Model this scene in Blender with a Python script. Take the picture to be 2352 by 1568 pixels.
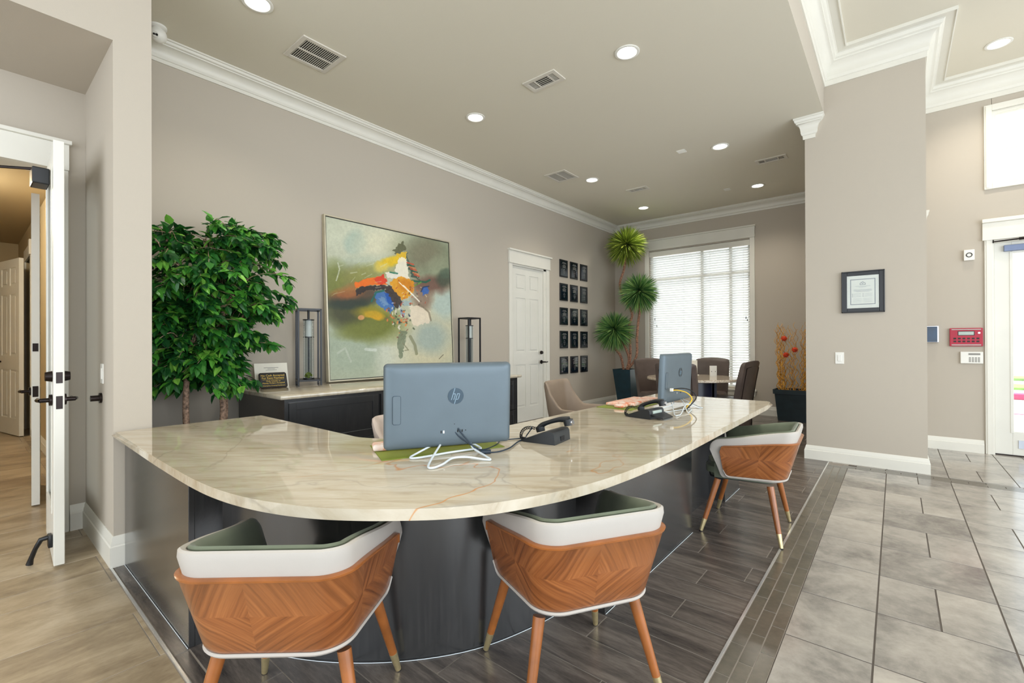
import bpy, bmesh, math, random
import numpy as np
from mathutils import Vector, Matrix
PI = math.pi
SC = bpy.context.scene
COL = SC.collection
for o in list(bpy.data.objects): bpy.data.objects.remove(o)

# ------------------------------------------------------------------ camera
CAM_H = 1.21
yaw, pit, rol = math.radians(39.798), math.radians(0.169), math.radians(-0.224)
F = Vector((-math.sin(yaw)*math.cos(pit), math.cos(yaw)*math.cos(pit), math.sin(pit)))
R0 = Vector((math.cos(yaw), math.sin(yaw), 0)); U0 = R0.cross(F)
R = R0*math.cos(rol)+U0*math.sin(rol); U = -R0*math.sin(rol)+U0*math.cos(rol)
cd = bpy.data.cameras.new('camera'); cam = bpy.data.objects.new('camera', cd); COL.objects.link(cam)
cd.sensor_width = 36; cd.lens = 1057.98*36/2352; cd.clip_start = .02; cd.clip_end = 300
M = Matrix((R, U, -F)).transposed().to_4x4(); M.translation = Vector((0, 0, CAM_H))
cam.matrix_world = M
SC.camera = cam
# ------------------------------------------------------------------ world, exposure
W = bpy.data.worlds.new('world'); SC.world = W; W.use_nodes = True
bg = W.node_tree.nodes['Background']; bg.inputs[0].default_value = (.88, .94, 1.0, 1); bg.inputs[1].default_value = 1.9
vs = SC.view_settings; vs.view_transform = 'Standard'; vs.look = 'None'; vs.gamma = 1; vs.use_curve_mapping = False
vs.exposure = 0.2
LAMP_W = 42
# area lights added to brighten the room, standing in for daylight behind and beside
for nm, loc, rot, sx, sy, en in (('lobby_fill_light', (-.8, -3.3, 1.7), (math.radians(90), 0, 0), 6.0, 2.8, 70), ('side_fill_light', (4.1, 1.5, 1.7), (math.radians(90), 0, math.radians(90)), 6.0, 2.8, 150)):
    ld = bpy.data.lights.new(nm, 'AREA'); ld.shape = 'RECTANGLE'; ld.size = sx; ld.size_y = sy; ld.energy = en; ld.color = (.84, .92, 1)
    lo_ = bpy.data.objects.new(nm, ld); COL.objects.link(lo_); lo_.location = loc; lo_.rotation_euler = rot
# sun through the entrance and onto the ground outside
sd = bpy.data.lights.new('sun', 'SUN'); sd.energy = 10.0; sd.angle = .02; sd.color = (1, .95, .88)
so = bpy.data.objects.new('sun', sd); COL.objects.link(so); so.rotation_euler = (math.radians(-28), math.radians(-32), 0)

# ------------------------------------------------------------------ materials
def lin(c):
    r = []
    for x in c[:3]:
        x = x/255
        r.append(x/12.92 if x <= .04045 else ((x+.055)/1.055)**2.4)
    return (*r, 1)
class NT:
    def __init__(s, m): s.t = m.node_tree; s.n = s.t.nodes; s.l = s.t.links; s.b = s.n['Principled BSDF']
    def node(s, ty, **k):
        o = s.n.new(ty)
        for a, b in k.items():
            if a.startswith('i_'):
                key = a[2:]; key = int(key) if key.isdigit() else key.replace('_', ' ')
                o.inputs[key].default_value = b
            else: setattr(o, a, b)
        return o
    def link(s, a, b): s.l.new(a, b)
    def math(s, op, a, b=None, c=None):
        o = s.n.new('ShaderNodeMath'); o.operation = op
        for i, x in enumerate((a, b, c)):
            if x is None: continue
            if isinstance(x, (int, float)): o.inputs[i].default_value = x
            else: s.l.new(x, o.inputs[i])
        return o.outputs[0]
    def ramp(s, fac, stops, interp='LINEAR'):
        o = s.n.new('ShaderNodeValToRGB'); o.color_ramp.interpolation = interp
        e = o.color_ramp.elements
        while len(e) < len(stops): e.new(.5)
        for i, (p, c) in enumerate(stops): e[i].position = p; e[i].color = lin(c) if len(c) == 3 else c
        s.l.new(fac, o.inputs[0]); return o.outputs[0]
    def mix(s, fac, a, b, mode='MIX'):
        o = s.n.new('ShaderNodeMix'); o.data_type = 'RGBA'; o.blend_type = mode
        for i, x in ((0, fac), (6, a), (7, b)):
            if isinstance(x, (int, float)): o.inputs[i].default_value = x
            elif isinstance(x, tuple): o.inputs[i].default_value = lin(x) if len(x) == 3 else x
            else: s.l.new(x, o.inputs[i])
        return o.outputs[2]
    def coord(s, scale=(1, 1, 1), kind='Object', rot=(0, 0, 0)):
        t = s.n.new('ShaderNodeTexCoord'); m = s.n.new('ShaderNodeMapping'); m.inputs['Scale'].default_value = scale; m.inputs['Rotation'].default_value = rot
        s.l.new(t.outputs[kind], m.inputs[0]); return m.outputs[0]
    def noise(s, vec, scale, detail=4, rough=.5, dist=0):
        o = s.n.new('ShaderNodeTexNoise'); o.inputs['Scale'].default_value = scale; o.inputs['Detail'].default_value = detail
        o.inputs['Roughness'].default_value = rough; o.inputs['Distortion'].default_value = dist
        if vec is not None: s.l.new(vec, o.inputs['Vector'])
        return o.outputs['Fac']
    def bump(s, h, strength=.2, dist=.01):
        o = s.n.new('ShaderNodeBump'); o.inputs['Strength'].default_value = strength; o.inputs['Distance'].default_value = dist
        s.l.new(h, o.inputs['Height']); s.l.new(o.outputs[0], s.b.inputs['Normal'])
    def attr(s, name):
        o = s.n.new('ShaderNodeAttribute'); o.attribute_name = name; return o
def mat(name, col, rough=.5, metal=0, spec=.5, var=0, vscale=8, bump=0, bscale=200, trans=0, coat=0, sheen=0):
    m = bpy.data.materials.new(name); m.use_nodes = True; t = NT(m)
    t.b.inputs['Base Color'].default_value = lin(col); t.b.inputs['Roughness'].default_value = rough
    t.b.inputs['Metallic'].default_value = metal; t.b.inputs['Specular IOR Level'].default_value = spec
    if coat: t.b.inputs['Coat Weight'].default_value = coat; t.b.inputs['Coat Roughness'].default_value = .08
    if sheen: t.b.inputs['Sheen Weight'].default_value = sheen
    if trans: t.b.inputs['Transmission Weight'].default_value = trans
    if var:
        n = t.noise(t.coord(), vscale, 4)
        a = tuple(max(0, c*(1-var)) for c in col); b = tuple(min(255, c*(1+var)) for c in col)
        t.link(t.ramp(n, [(.3, a), (.7, b)]), t.b.inputs['Base Color'])
    if bump: t.bump(t.noise(t.coord(), bscale, 3), bump, .002)
    return m
MT = {}
MT['wall'] = mat('wall_paint', (187, 178, 164), .75, spec=.25, bump=.15, bscale=260)
MT['ceil'] = mat('ceiling_paint', (222, 216, 200), .85, spec=.2, bump=.25, bscale=180)
MT['trim'] = mat('white_trim_paint', (226, 223, 212), .38, var=.012, vscale=3)
MT['door'] = mat('white_door_paint', (224, 222, 212), .4, var=.012, vscale=3)
MT['hallwall'] = mat('hall_wall_paint', (178, 160, 124), .8)
MT['black'] = mat('black_metal', (16, 18, 22), .35, metal=0, var=.1)
MT['bronze'] = mat('dark_bronze', (45, 38, 36), .3, metal=.8, var=.1)
MT['blackplastic'] = mat('black_plastic', (28, 31, 34), .4, var=.1)
MT['brass'] = mat('brushed_brass', (216, 198, 150), .3, metal=.75, var=.05, vscale=40)
MT['chrome'] = mat('chrome', (200, 200, 205), .15, metal=1, var=.03)
MT['whiteplastic'] = mat('white_plastic', (232, 230, 222), .4, var=.01)
MT['paper'] = mat('paper', (235, 230, 215), .7, var=.015)
MT['ink'] = mat('ink', (50, 48, 46), .7, var=.05)
MT['greyink'] = mat('grey_ink', (140, 138, 132), .7, var=.05)
MT['gold'] = mat('gold_lettering', (226, 190, 84), .4, metal=.2, var=.03)
MT['potteal'] = mat('dark_teal_planter', (10, 48, 60), .4, var=.12)
MT['potblack'] = mat('black_planter', (24, 40, 46), .45, var=.12)
MT['soil'] = mat('soil', (96, 74, 54), .95, var=.3, vscale=60)
MT['silver'] = mat('champagne_frame', (205, 198, 176), .3, metal=.6, var=.04)
MT['steelblue'] = mat('monitor_shell', (92, 105, 113), .42, metal=.25, var=.02)
MT['logodark'] = mat('logo_disc', (70, 84, 94), .2, metal=.8, var=.04)
MT['logolight'] = mat('logo_letters', (112, 132, 146), .35, metal=.3, var=.03)
MT['green'] = mat('green_desk_pad', (122, 136, 40), .6, var=.05)
MT['wire'] = mat('white_wire', (214, 222, 226), .3, var=.02)
MT['cable'] = mat('dark_blue_cable', (24, 42, 58), .4, var=.1)
MT['yellowcable'] = mat('yellow_cable', (222, 180, 40), .4, var=.05)
MT['velvet'] = mat('grey_green_velvet', (96, 104, 84), .55, var=.07, vscale=10, sheen=.15)
MT['cream'] = mat('off_white_leatherette', (182, 176, 168), .5, var=.012, bump=.1, bscale=500)
MT['legwood'] = mat('orange_leg_wood', (152, 90, 42), .28, var=.1, vscale=12, coat=.3)
MT['rubber'] = mat('rubber', (20, 20, 22), .7, var=.1)
MT['tan'] = mat('tan_leather', (142, 125, 108), .5, var=.03, bump=.1, bscale=300)
MT['pale'] = mat('pale_pink_leather', (196, 180, 168), .5, var=.02)
MT['brown'] = mat('brown_leather', (88, 76, 70), .35, var=.08, bump=.15, bscale=160)
MT['navy'] = mat('dark_table_base', (28, 30, 48), .3, var=.15)
MT['red'] = mat('fire_panel_red', (172, 22, 52), .4, var=.03)
MT['orange'] = mat('orange_red_tuft', (206, 66, 30), .8, var=.2, vscale=40)
MT['stick'] = mat('orange_willow', (232, 150, 58), .6, var=.3, vscale=30)
MT['bark'] = mat('pale_bark', (156, 128, 108), .8, var=.35, vscale=50, bump=.6, bscale=60)
MT['bark2'] = mat('reddish_bark', (150, 110, 88), .8, var=.35, vscale=40, bump=.6, bscale=50)
MT['moss'] = mat('moss', (106, 118, 40), .9, var=.3, vscale=80)
MT['candle'] = mat('candle_wax', (232, 226, 214), .5, var=.02)
MT['bluescreen'] = mat('dark_blue_glass', (8, 46, 74), .15, var=.2, vscale=6)
MT['lcd'] = mat('lcd', (170, 184, 176), .3, var=.04)
MT['vent'] = mat('vent_white', (214, 208, 196), .5, var=.02)
MT['dark'] = mat('painted_vent_shade', (26, 24, 20), .8, var=.1)
MT['grass'] = mat('lawn', (120, 160, 70), .9, var=.25, vscale=4)
MT['asphalt'] = mat('concrete_paving', (226, 225, 222), .8, var=.05, vscale=2)
MT['pink'] = mat('curb_red_paint', (206, 40, 96), .6, var=.05)
MT['bushes'] = mat('hedge', (76, 120, 70), .8, var=.3, vscale=10)
MT['slat'] = None

def glass_mat(name, tint=(250, 252, 251), fac=.1, rough=0, fr=.8):
    m = bpy.data.materials.new(name); m.use_nodes = True; t = NT(m); t.n.remove(t.b)
    out = t.n['Material Output']; a = t.node('ShaderNodeBsdfTransparent'); a.inputs[0].default_value = lin(tint)
    g = t.node('ShaderNodeBsdfGlossy'); g.inputs['Roughness'].default_value = rough
    lw = t.node('ShaderNodeLayerWeight'); lw.inputs[0].default_value = .35
    f = t.math('MULTIPLY_ADD', lw.outputs['Fresnel'], fr, fac*.3)
    x = t.node('ShaderNodeMixShader'); t.link(f, x.inputs[0]); t.link(a.outputs[0], x.inputs[1]); t.link(g.outputs[0], x.inputs[2]); t.link(x.outputs[0], out.inputs[0]); return m
MT['glass'] = glass_mat('window_glass')
MT['frost'] = glass_mat('lantern_glass', (240, 244, 246), 0, .05, .07)
def emit(name, col, s):
    m = bpy.data.materials.new(name); m.use_nodes = True; t = NT(m)
    t.b.inputs['Base Color'].default_value = lin(col); t.b.inputs['Emission Color'].default_value = lin(col); t.b.inputs['Emission Strength'].default_value = s; return m
MT['lens'] = emit('lamp_lens', (255, 250, 238), 9)
def slat_mat():
    m = bpy.data.materials.new('white_blind_slat'); m.use_nodes = True; t = NT(m)
    t.b.inputs['Base Color'].default_value = lin((246, 246, 245)); t.b.inputs['Roughness'].default_value = .45
    tr = t.node('ShaderNodeBsdfTranslucent'); tr.inputs[0].default_value = lin((247, 247, 246)); x = t.node('ShaderNodeMixShader'); x.inputs[0].default_value = .85
    t.link(t.b.outputs[0], x.inputs[1]); t.link(tr.outputs[0], x.inputs[2]); t.link(x.outputs[0], t.n['Material Output'].inputs[0]); return m
MT['slat'] = slat_mat()

def granite():
    m = bpy.data.materials.new('polished_cream_granite'); m.use_nodes = True; t = NT(m)
    v = t.coord((1, 1, 1)); mp_ = t.node('ShaderNodeMapping'); mp_.inputs['Scale'].default_value = (2.4, 13, 4); t.link(t.coord(rot=(0, 0, math.radians(-37))), mp_.inputs[0]); vs_ = mp_.outputs[0]
    n1 = t.noise(vs_, 1.5, 8, .66, .6)
    base = t.ramp(n1, [(.26, (160, 144, 116)), (.40, (186, 173, 150)), (.55, (199, 189, 169)), (.75, (206, 198, 182))])
    n2 = t.noise(v, 30, 4, .7); base = t.mix(t.math('MULTIPLY', n2, .25), base, (188, 172, 146))
    # thin grey and rust veins in the curved front part
    w = t.node('ShaderNodeTexNoise'); w.inputs['Scale'].default_value = 1.3; w.inputs['Detail'].default_value = 5; w.inputs['Distortion'].default_value = .6; t.link(v, w.inputs['Vector'])
    d = t.math('ABSOLUTE', t.math('SUBTRACT', w.outputs['Fac'], .5))
    vein = t.math('LESS_THAN', d, .0035)
    soft = t.ramp(d, [(0, (255, 255, 255)), (.012, (0, 0, 0))])
    mask = t.ramp(t.noise(v, 1.1, 2), [(.42, (0, 0, 0)), (.56, (255, 255, 255))])
    base = t.mix(t.math('MULTIPLY', t.math('MULTIPLY', soft, .5), mask), base, (150, 140, 124))
    w2 = t.noise(t.coord((1.9, .8, 1), rot=(0, 0, .95)), .8, 4.5, .5, .1)
    d2 = t.math('ABSOLUTE', t.math('SUBTRACT', w2, .515)); s2 = t.ramp(d2, [(0, (255, 255, 255)), (.0032, (0, 0, 0))])
    sep = t.node('ShaderNodeSeparateXYZ'); t.link(v, sep.inputs[0])
    dx = t.math('SUBTRACT', sep.outputs[0], -1.12); dy = t.math('SUBTRACT', sep.outputs[1], 1.15)
    rr = t.math('SQRT', t.math('ADD', t.math('MULTIPLY', dx, dx), t.math('MULTIPLY', dy, dy)))
    m2 = t.ramp(rr, [(.30, (255, 255, 255)), (.75, (0, 0, 0))])
    base = t.mix(t.math('MULTIPLY', t.math('MULTIPLY', s2, .9), m2), base, (196, 128, 52))
    t.link(base, t.b.inputs['Base Color']); t.b.inputs['Roughness'].default_value = .035; t.b.inputs['Specular IOR Level'].default_value = .95
    return m
MT['granite'] = granite()
def darkwood():
    m = bpy.data.materials.new('espresso_stained_wood'); m.use_nodes = True; t = NT(m)
    n = t.noise(t.coord((45, 45, 2.2)), 2.5, 5, .6)
    t.link(t.ramp(n, [(.3, (30, 31, 32)), (.55, (42, 42, 42)), (.8, (54, 53, 52))]), t.b.inputs['Base Color'])
    t.b.inputs['Roughness'].default_value = .24; t.b.inputs['Specular IOR Level'].default_value = 1; t.b.inputs['Coat Weight'].default_value = .6; t.b.inputs['Coat Roughness'].default_value = .22; return m
MT['espresso'] = darkwood()
def granite2():
    m = bpy.data.materials.new('speckled_granite'); m.use_nodes = True; t = NT(m)
    n = t.noise(t.coord(), 70, 3, .7)
    t.link(t.ramp(n, [(.3, (96, 78, 66)), (.45, (176, 158, 138)), (.6, (206, 196, 176)), (.75, (230, 222, 206))]), t.b.inputs['Base Color'])
    t.b.inputs['Roughness'].default_value = .1; return m
MT['granite2'] = granite2()
def veneer():
    m = bpy.data.materials.new('diamond_matched_walnut_veneer'); m.use_nodes = True; t = NT(m)
    a = t.attr('vuv'); sp = t.node('ShaderNodeSeparateXYZ'); t.link(a.outputs['Vector'], sp.inputs[0])
    u, v = sp.outputs[0], sp.outputs[1]
    P = .62
    fu = t.math('ABSOLUTE', t.math('SUBTRACT', t.math('FLOORED_MODULO', t.math('ADD', u, P/2), P), P/2))
    fv = t.math('ABSOLUTE', v)
    up = t.math('GREATER_THAN', v, 0); A_ = t.math('MULTIPLY_ADD', up, .31, .55); B_ = t.math('MULTIPLY_ADD', up, -.33, .83)
    g = t.math('ADD', t.math('MULTIPLY', fu, A_), t.math('MULTIPLY', fv, B_))
    h = t.math('SUBTRACT', t.math('MULTIPLY', fu, B_), t.math('MULTIPLY', fv, A_))
    cu = t.math('SIGN', t.math('SUBTRACT', t.math('FLOORED_MODULO', t.math('ADD', u, P/2), P), P/2)); cv = t.math('SIGN', v)
    ci = t.math('ADD', cu, t.math('MULTIPLY', cv, 2))
    cx = t.node('ShaderNodeCombineXYZ'); t.link(t.math('MULTIPLY', g, 75), cx.inputs[0]); t.link(t.math('MULTIPLY', h, 2.2), cx.inputs[1]); t.link(t.math('MULTIPLY', ci, 3.7), cx.inputs[2])
    n = t.noise(cx.outputs[0], 1.0, 5, .65)
    cx2 = t.node('ShaderNodeCombineXYZ'); t.link(t.math('MULTIPLY', g, 14), cx2.inputs[0]); t.link(t.math('MULTIPLY', h, .8), cx2.inputs[1]); t.link(ci, cx2.inputs[2])
    n2 = t.noise(cx2.outputs[0], 1.0, 3)
    c = t.ramp(n, [(.30, (84, 46, 22)), (.5, (142, 84, 44)), (.70, (176, 112, 62))])
    c = t.mix(t.math('MULTIPLY', n2, .4), c, (150, 82, 36))
    wn = t.node('ShaderNodeTexWhiteNoise', noise_dimensions='1D'); t.link(ci, wn.inputs['W'])
    c = t.mix(t.math('MULTIPLY', wn.outputs[0], .22), c, (184, 122, 74))
    t.link(c, t.b.inputs['Base Color']); t.b.inputs['Roughness'].default_value = .3; t.b.inputs['Coat Weight'].default_value = .25; t.b.inputs['Coat Roughness'].default_value = .15
    return m
MT['veneer'] = veneer()
def leafmat(name, stops, rough=.4, tr=.25):
    m = bpy.data.materials.new(name); m.use_nodes = True; t = NT(m)
    a = t.attr('rnd'); c = t.ramp(a.outputs['Fac'], stops)
    t.link(c, t.b.inputs['Base Color']); t.b.inputs['Roughness'].default_value = rough
    tl = t.node('ShaderNodeBsdfTranslucent'); t.link(c, tl.inputs[0]); x = t.node('ShaderNodeMixShader'); x.inputs[0].default_value = tr
    t.link(t.b.outputs[0], x.inputs[1]); t.link(tl.outputs[0], x.inputs[2]); t.link(x.outputs[0], t.n['Material Output'].inputs[0]); return m
MT['ficus'] = leafmat('ficus_leaf', [(0, (20, 66, 34)), (.4, (44, 112, 44)), (.75, (84, 160, 54)), (1, (146, 206, 84))])
MT['yucca1'] = leafmat('yellow_green_spikes', [(0, (58, 80, 24)), (.5, (116, 138, 38)), (1, (196, 210, 84))], rough=.6, tr=.1)
MT['yucca2'] = leafmat('green_spikes', [(0, (30, 72, 44)), (.5, (80, 130, 64)), (1, (170, 204, 116))], rough=.6, tr=.1)
def tilemat(name, stops, scale, ns, rough=.3, stretch=(1, 1, 1), rv=.5, fine=40):
    m = bpy.data.materials.new(name); m.use_nodes = True; t = NT(m)
    a = t.attr('rnd'); co = t.node('ShaderNodeTexCoord')
    mp = t.node('ShaderNodeMapping'); mp.inputs['Scale'].default_value = stretch; t.link(co.outputs['Object'], mp.inputs[0])
    ad = t.node('ShaderNodeVectorMath', operation='ADD'); sc = t.node('ShaderNodeVectorMath', operation='SCALE'); sc.inputs['Scale'].default_value = 37
    cx = t.node('ShaderNodeCombineXYZ'); t.link(a.outputs['Fac'], cx.inputs[0]); t.link(a.outputs['Fac'], cx.inputs[2]); t.link(cx.outputs[0], sc.inputs[0])
    t.link(mp.outputs[0], ad.inputs[0]); t.link(sc.outputs[0], ad.inputs[1])
    n = t.noise(ad.outputs[0], scale, 8, .62, .6); nf = t.noise(ad.outputs[0], scale*fine/4, 4, .7)
    f = t.math('ADD', t.math('MULTIPLY', n, ns), t.math('MULTIPLY', t.math('SUBTRACT', a.outputs['Fac'], .5), rv*.3))
    f = t.math('ADD', f, t.math('MULTIPLY', t.math('SUBTRACT', nf, .5), .3)); f = t.math('ADD', f, (1-ns)*.5)
    t.link(t.ramp(f, stops), t.b.inputs['Base Color']); t.b.inputs['Roughness'].default_value = rough; t.b.inputs['Specular IOR Level'].default_value = .75
    t.bump(nf, .08, .002); return m
MT['stone'] = tilemat('grey_beige_stone_tile', [(.3, (116, 111, 105)), (.5, (156, 150, 141)), (.7, (180, 173, 162))], 2.2, 1.0, .16)
MT['plank'] = tilemat('dark_wood_look_tile', [(.28, (58, 53, 50)), (.5, (92, 84, 78)), (.72, (126, 116, 107))], 1.6, 1.0, .27, (1.4, 9, 1))
MT['beige'] = tilemat('beige_wood_look_tile', [(.3, (128, 110, 86)), (.5, (164, 146, 118)), (.7, (190, 174, 148))], 1.7, 1.0, .35, (3.0, 1.2, 1))
MT['mosaic'] = tilemat('dark_grey_mosaic_tile', [(.3, (76, 72, 62)), (.5, (96, 90, 78)), (.7, (114, 106, 92))], 3, .7, .2)
MT['grout'] = mat('grout', (146, 138, 128), .9, var=.04)
MT['groutdark'] = mat('dark_grout', (84, 76, 68), .9, var=.04)
MT['strip'] = mat('metal_transition_strip', (228, 228, 226), .22, metal=.7, var=.03)

# ------------------------------------------------------------------ mesh helpers
def rotz(a): return Matrix.Rotation(a, 4, 'Z')
class MB:
    def __init__(s): s.bm = bmesh.new(); s.sm = []
    def box(s, x0, x1, y0, y1, z0, z1, bev=0, mx=None, seg=2):
        c = Vector(((x0+x1)/2, (y0+y1)/2, (z0+z1)/2)); m = Matrix.Translation(c) @ Matrix.Diagonal((abs(x1-x0), abs(y1-y0), abs(z1-z0), 1))
        r = bmesh.ops.create_cube(s.bm, size=1, matrix=m); vs_ = r['verts']
        if bev:
            es = list({e for v in vs_ for e in v.link_edges}); q = bmesh.ops.bevel(s.bm, geom=es, offset=bev, segments=seg, affect='EDGES', profile=.5)
            vs_ = list({v for f in q['faces'] for v in f.verts} | {v for v in vs_ if v.is_valid})
        if mx is not None: bmesh.ops.transform(s.bm, matrix=mx, verts=vs_)
        return s
    def loft(s, loops, cap=True, closed=False):
        L = [[s.bm.verts.new(p) for p in lp] for lp in loops]; n = len(L[0])
        rg = range(len(L)) if closed else range(len(L)-1)
        for i in rg:
            a, b = L[i], L[(i+1) % len(L)]
            for j in range(n): s.bm.faces.new((a[j], a[(j+1) % n], b[(j+1) % n], b[j]))
        if cap and not closed:
            s.bm.faces.new(L[0][::-1]); s.bm.faces.new(L[-1])
        return s
    def prism(s, poly, z0, z1, bev=0, mx=None):
        a = [s.bm.verts.new((x, y, z0)) for x, y in poly]; b = [s.bm.verts.new((x, y, z1)) for x, y in poly]; n = len(poly)
        fs = [s.bm.faces.new(a[::-1]), s.bm.faces.new(b)]
        for j in range(n): fs.append(s.bm.faces.new((a[j], a[(j+1) % n], b[(j+1) % n], b[j])))
        vs_ = a+b
        if bev:
            es = list(fs[0].edges)+list(fs[1].edges); q = bmesh.ops.bevel(s.bm, geom=es, offset=bev, segments=3, affect='EDGES')
            vs_ = list({v for f in q['faces'] for v in f.verts} | {v for v in vs_ if v.is_valid})
        if mx is not None: bmesh.ops.transform(s.bm, matrix=mx, verts=vs_)
        return s
    def tube(s, pts, r, n=8, closed=False):
        pts = [Vector(p) for p in pts]; loops = []; N = len(pts)
        up = Vector((0, 0, 1)); prev = None
        for i, p in enumerate(pts):
            if closed: d = pts[(i+1) % N]-pts[i-1]
            else: d = pts[min(i+1, N-1)]-pts[max(i-1, 0)]
            d.normalize()
            if prev is None:
                a = d.cross(up)
                if a.length < .1: a = d.cross(Vector((1, 0, 0)))
            else: a = prev - d*prev.dot(d)
            a.normalize(); prev = a; b = d.cross(a); rr = r[i] if isinstance(r, (list, tuple)) else r
            loops.append([p+(a*math.cos(2*PI*k/n)+b*math.sin(2*PI*k/n))*rr for k in range(n)])
        return s.loft(loops, closed=closed)
    def cyl(s, p0, p1, r0, r1=None, n=20): return s.tube([p0, p1], [r0, r0 if r1 is None else r1], n)
    def lathe(s, prof, c=(0, 0, 0), n=32):
        return s.loft([[Vector((c[0]+r*math.cos(2*PI*k/n), c[1]+r*math.sin(2*PI*k/n), c[2]+z)) for k in range(n)] for r, z in prof])
    def ico(s, c, r, sub=2, sc=(1, 1, 1)):
        bmesh.ops.create_icosphere(s.bm, subdivisions=sub, radius=r, matrix=Matrix.Translation(c) @ Matrix.Diagonal((*sc, 1))); return s
    def xf(s, mx): bmesh.ops.transform(s.bm, matrix=mx, verts=s.bm.verts); return s
    def build(s, name, m, parent=None, smooth=None, label=None, world=False):
        bmesh.ops.recalc_face_normals(s.bm, faces=s.bm.faces)
        me = bpy.data.meshes.new(name)
        if world and parent is not None: s.xf(parent.matrix_basis.inverted())
        s.bm.to_mesh(me); s.bm.free()
        return link(name, me, m, parent, smooth, label)
def link(name, me, m, parent=None, smooth=None, label=None):
    me.materials.append(MT[m] if isinstance(m, str) else m)
    if smooth is not None:
        me.shade_smooth()
        me.set_sharp_from_angle(angle=math.radians(smooth))
    o = bpy.data.objects.new(name, me); COL.objects.link(o)
    if parent is not None: o.parent = parent
    if label: o['label'] = label
    return o
def tag(o, label, cat, group=None, kind=None):
    o['label'] = label; o['category'] = cat
    if group: o['group'] = group
    if kind: o['kind'] = kind
    return o
def struct(o): o['kind'] = 'structure'; return o
def thing(name, label, cat, loc=(0, 0, 0), rz=0, group=None):
    o = bpy.data.objects.new(name, None); COL.objects.link(o); o.empty_display_size = .1
    o.location = loc; o.rotation_euler = (0, 0, rz); o.matrix_basis = Matrix.Translation(loc) @ rotz(rz)
    return tag(o, label, cat, group)
def sroot(name, loc=(0, 0, 0)):
    o = bpy.data.objects.new(name, None); COL.objects.link(o); o.empty_display_size = .1; o.matrix_basis = Matrix.Translation(loc); return struct(o)
def dup(o, parent=None):
    c = o.copy(); COL.objects.link(c)
    if parent is not None: c.parent = parent
    for ch in [x for x in bpy.data.objects if x.parent == o]: dup(ch, c)
    return c
def text_mesh(txt, size, ext=.0006):
    cu = bpy.data.curves.new('t', 'FONT'); cu.body = txt; cu.size = size; cu.align_x = 'CENTER'; cu.align_y = 'CENTER'; cu.extrude = ext; cu.resolution_u = 3
    ob = bpy.data.objects.new('t', cu); COL.objects.link(ob); dg = bpy.context.evaluated_depsgraph_get(); me = bpy.data.meshes.new_from_object(ob.evaluated_get(dg))
    bpy.data.objects.remove(ob); return me
def smoothpts(P, n=8, closed=False):
    P = [Vector(p) for p in P]; out = []; N = len(P)
    for i in range(N if closed else N-1):
        g = (lambda k: P[k % N]) if closed else (lambda k: P[max(0, min(N-1, k))])
        p0, p1, p2, p3 = g(i-1), g(i), g(i+1), g(i+2)
        for k in range(n):
            t = k/n; out.append(.5*((2*p1)+(p2-p0)*t+(2*p0-5*p1+4*p2-p3)*t*t+(3*p1-p0-3*p2+p3)*t**3))
    if not closed: out.append(P[-1])
    return out
def listmesh(name, V, Fc, m, parent=None, rnd=None, vuv=None, smooth=None):
    me = bpy.data.meshes.new(name); me.from_pydata(V, [], Fc); me.update()
    if rnd is not None:
        a = me.attributes.new('rnd', 'FLOAT', 'POINT'); a.data.foreach_set('value', rnd)
    if vuv is not None:
        a = me.attributes.new('vuv', 'FLOAT_VECTOR', 'POINT'); a.data.foreach_set('vector', [c for p in vuv for c in p])
    return link(name, me, m, parent, smooth)

# ------------------------------------------------------------------ plan constants
XL, YF, XP, YP, YP2, XB = -4.362, 8.50, -3.278, .538, .708, -4.136
XC1, XC2, YC, YE = -.719, .220, 5.647, 7.063
ZC, ZH, ZS = 3.53, 4.07, 2.872
XBEAM = -.552
BB = .135
TH = .12

# ------------------------------------------------------------------ floors
def tiles(name, rects, z, h, m, gap=.003, seed=1):
    rnd = random.Random(seed); V = []; Fc = []; Rn = []
    for (x0, x1, y0, y1) in rects:
        x0 += gap/2; x1 -= gap/2; y0 += gap/2; y1 -= gap/2
        if x1-x0 < .004 or y1-y0 < .004: continue
        b = len(V); r = rnd.random(); e = .0012
        V += [(x0, y0, z-h), (x1, y0, z-h), (x1, y1, z-h), (x0, y1, z-h), (x0+e, y0+e, z), (x1-e, y0+e, z), (x1-e, y1-e, z), (x0+e, y1-e, z)]
        Rn += [r]*8
        Fc += [(b+4, b+5, b+6, b+7), (b, b+1, b+5, b+4), (b+1, b+2, b+6, b+5), (b+2, b+3, b+7, b+6), (b+3, b, b+4, b+7)]
    return listmesh(name, V, Fc, m, None, Rn)
def clipr(rs, X0, X1, Y0, Y1):
    o = []
    for a, b, c, d in rs:
        a, b, c, d = max(a, X0), min(b, X1), max(c, Y0), min(d, Y1)
        if b-a > .002 and d-c > .002: o.append((a, b, c, d))
    return o
struct(MB().box(-11.2, 4.2, -3.5, 8.8, -.06, -.0016).build('floor', 'grout'))
rng = random.Random(5); rs = []
y = .585; row = 0
while y < YF:
    off = -.06+(.37 if row % 2 else 0)+rng.uniform(-.12, .12); x = XL-.95+off
    while x < -.5: rs.append((x, x+.9, y, y+.178)); x += .9
    y += .178; row += 1
struct(tiles('floor', clipr(rs, XL, -.527, .585, YF), 0, .004, 'plank', .003, 3))
rs = []; x = -3.278
for i in range(7): rs.append((x+i*.43, x+(i+1)*.43, -.3, .2))
bs = [-3.26+.0, -3.02, -2.154, -1.3, -.525]
struct(tiles('floor', [(bs[i], bs[i+1], .533, .583) for i in range(4)]+[(XP, -3.262, .533, .583)], 0, .004, 'plank', .003, 9))
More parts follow.
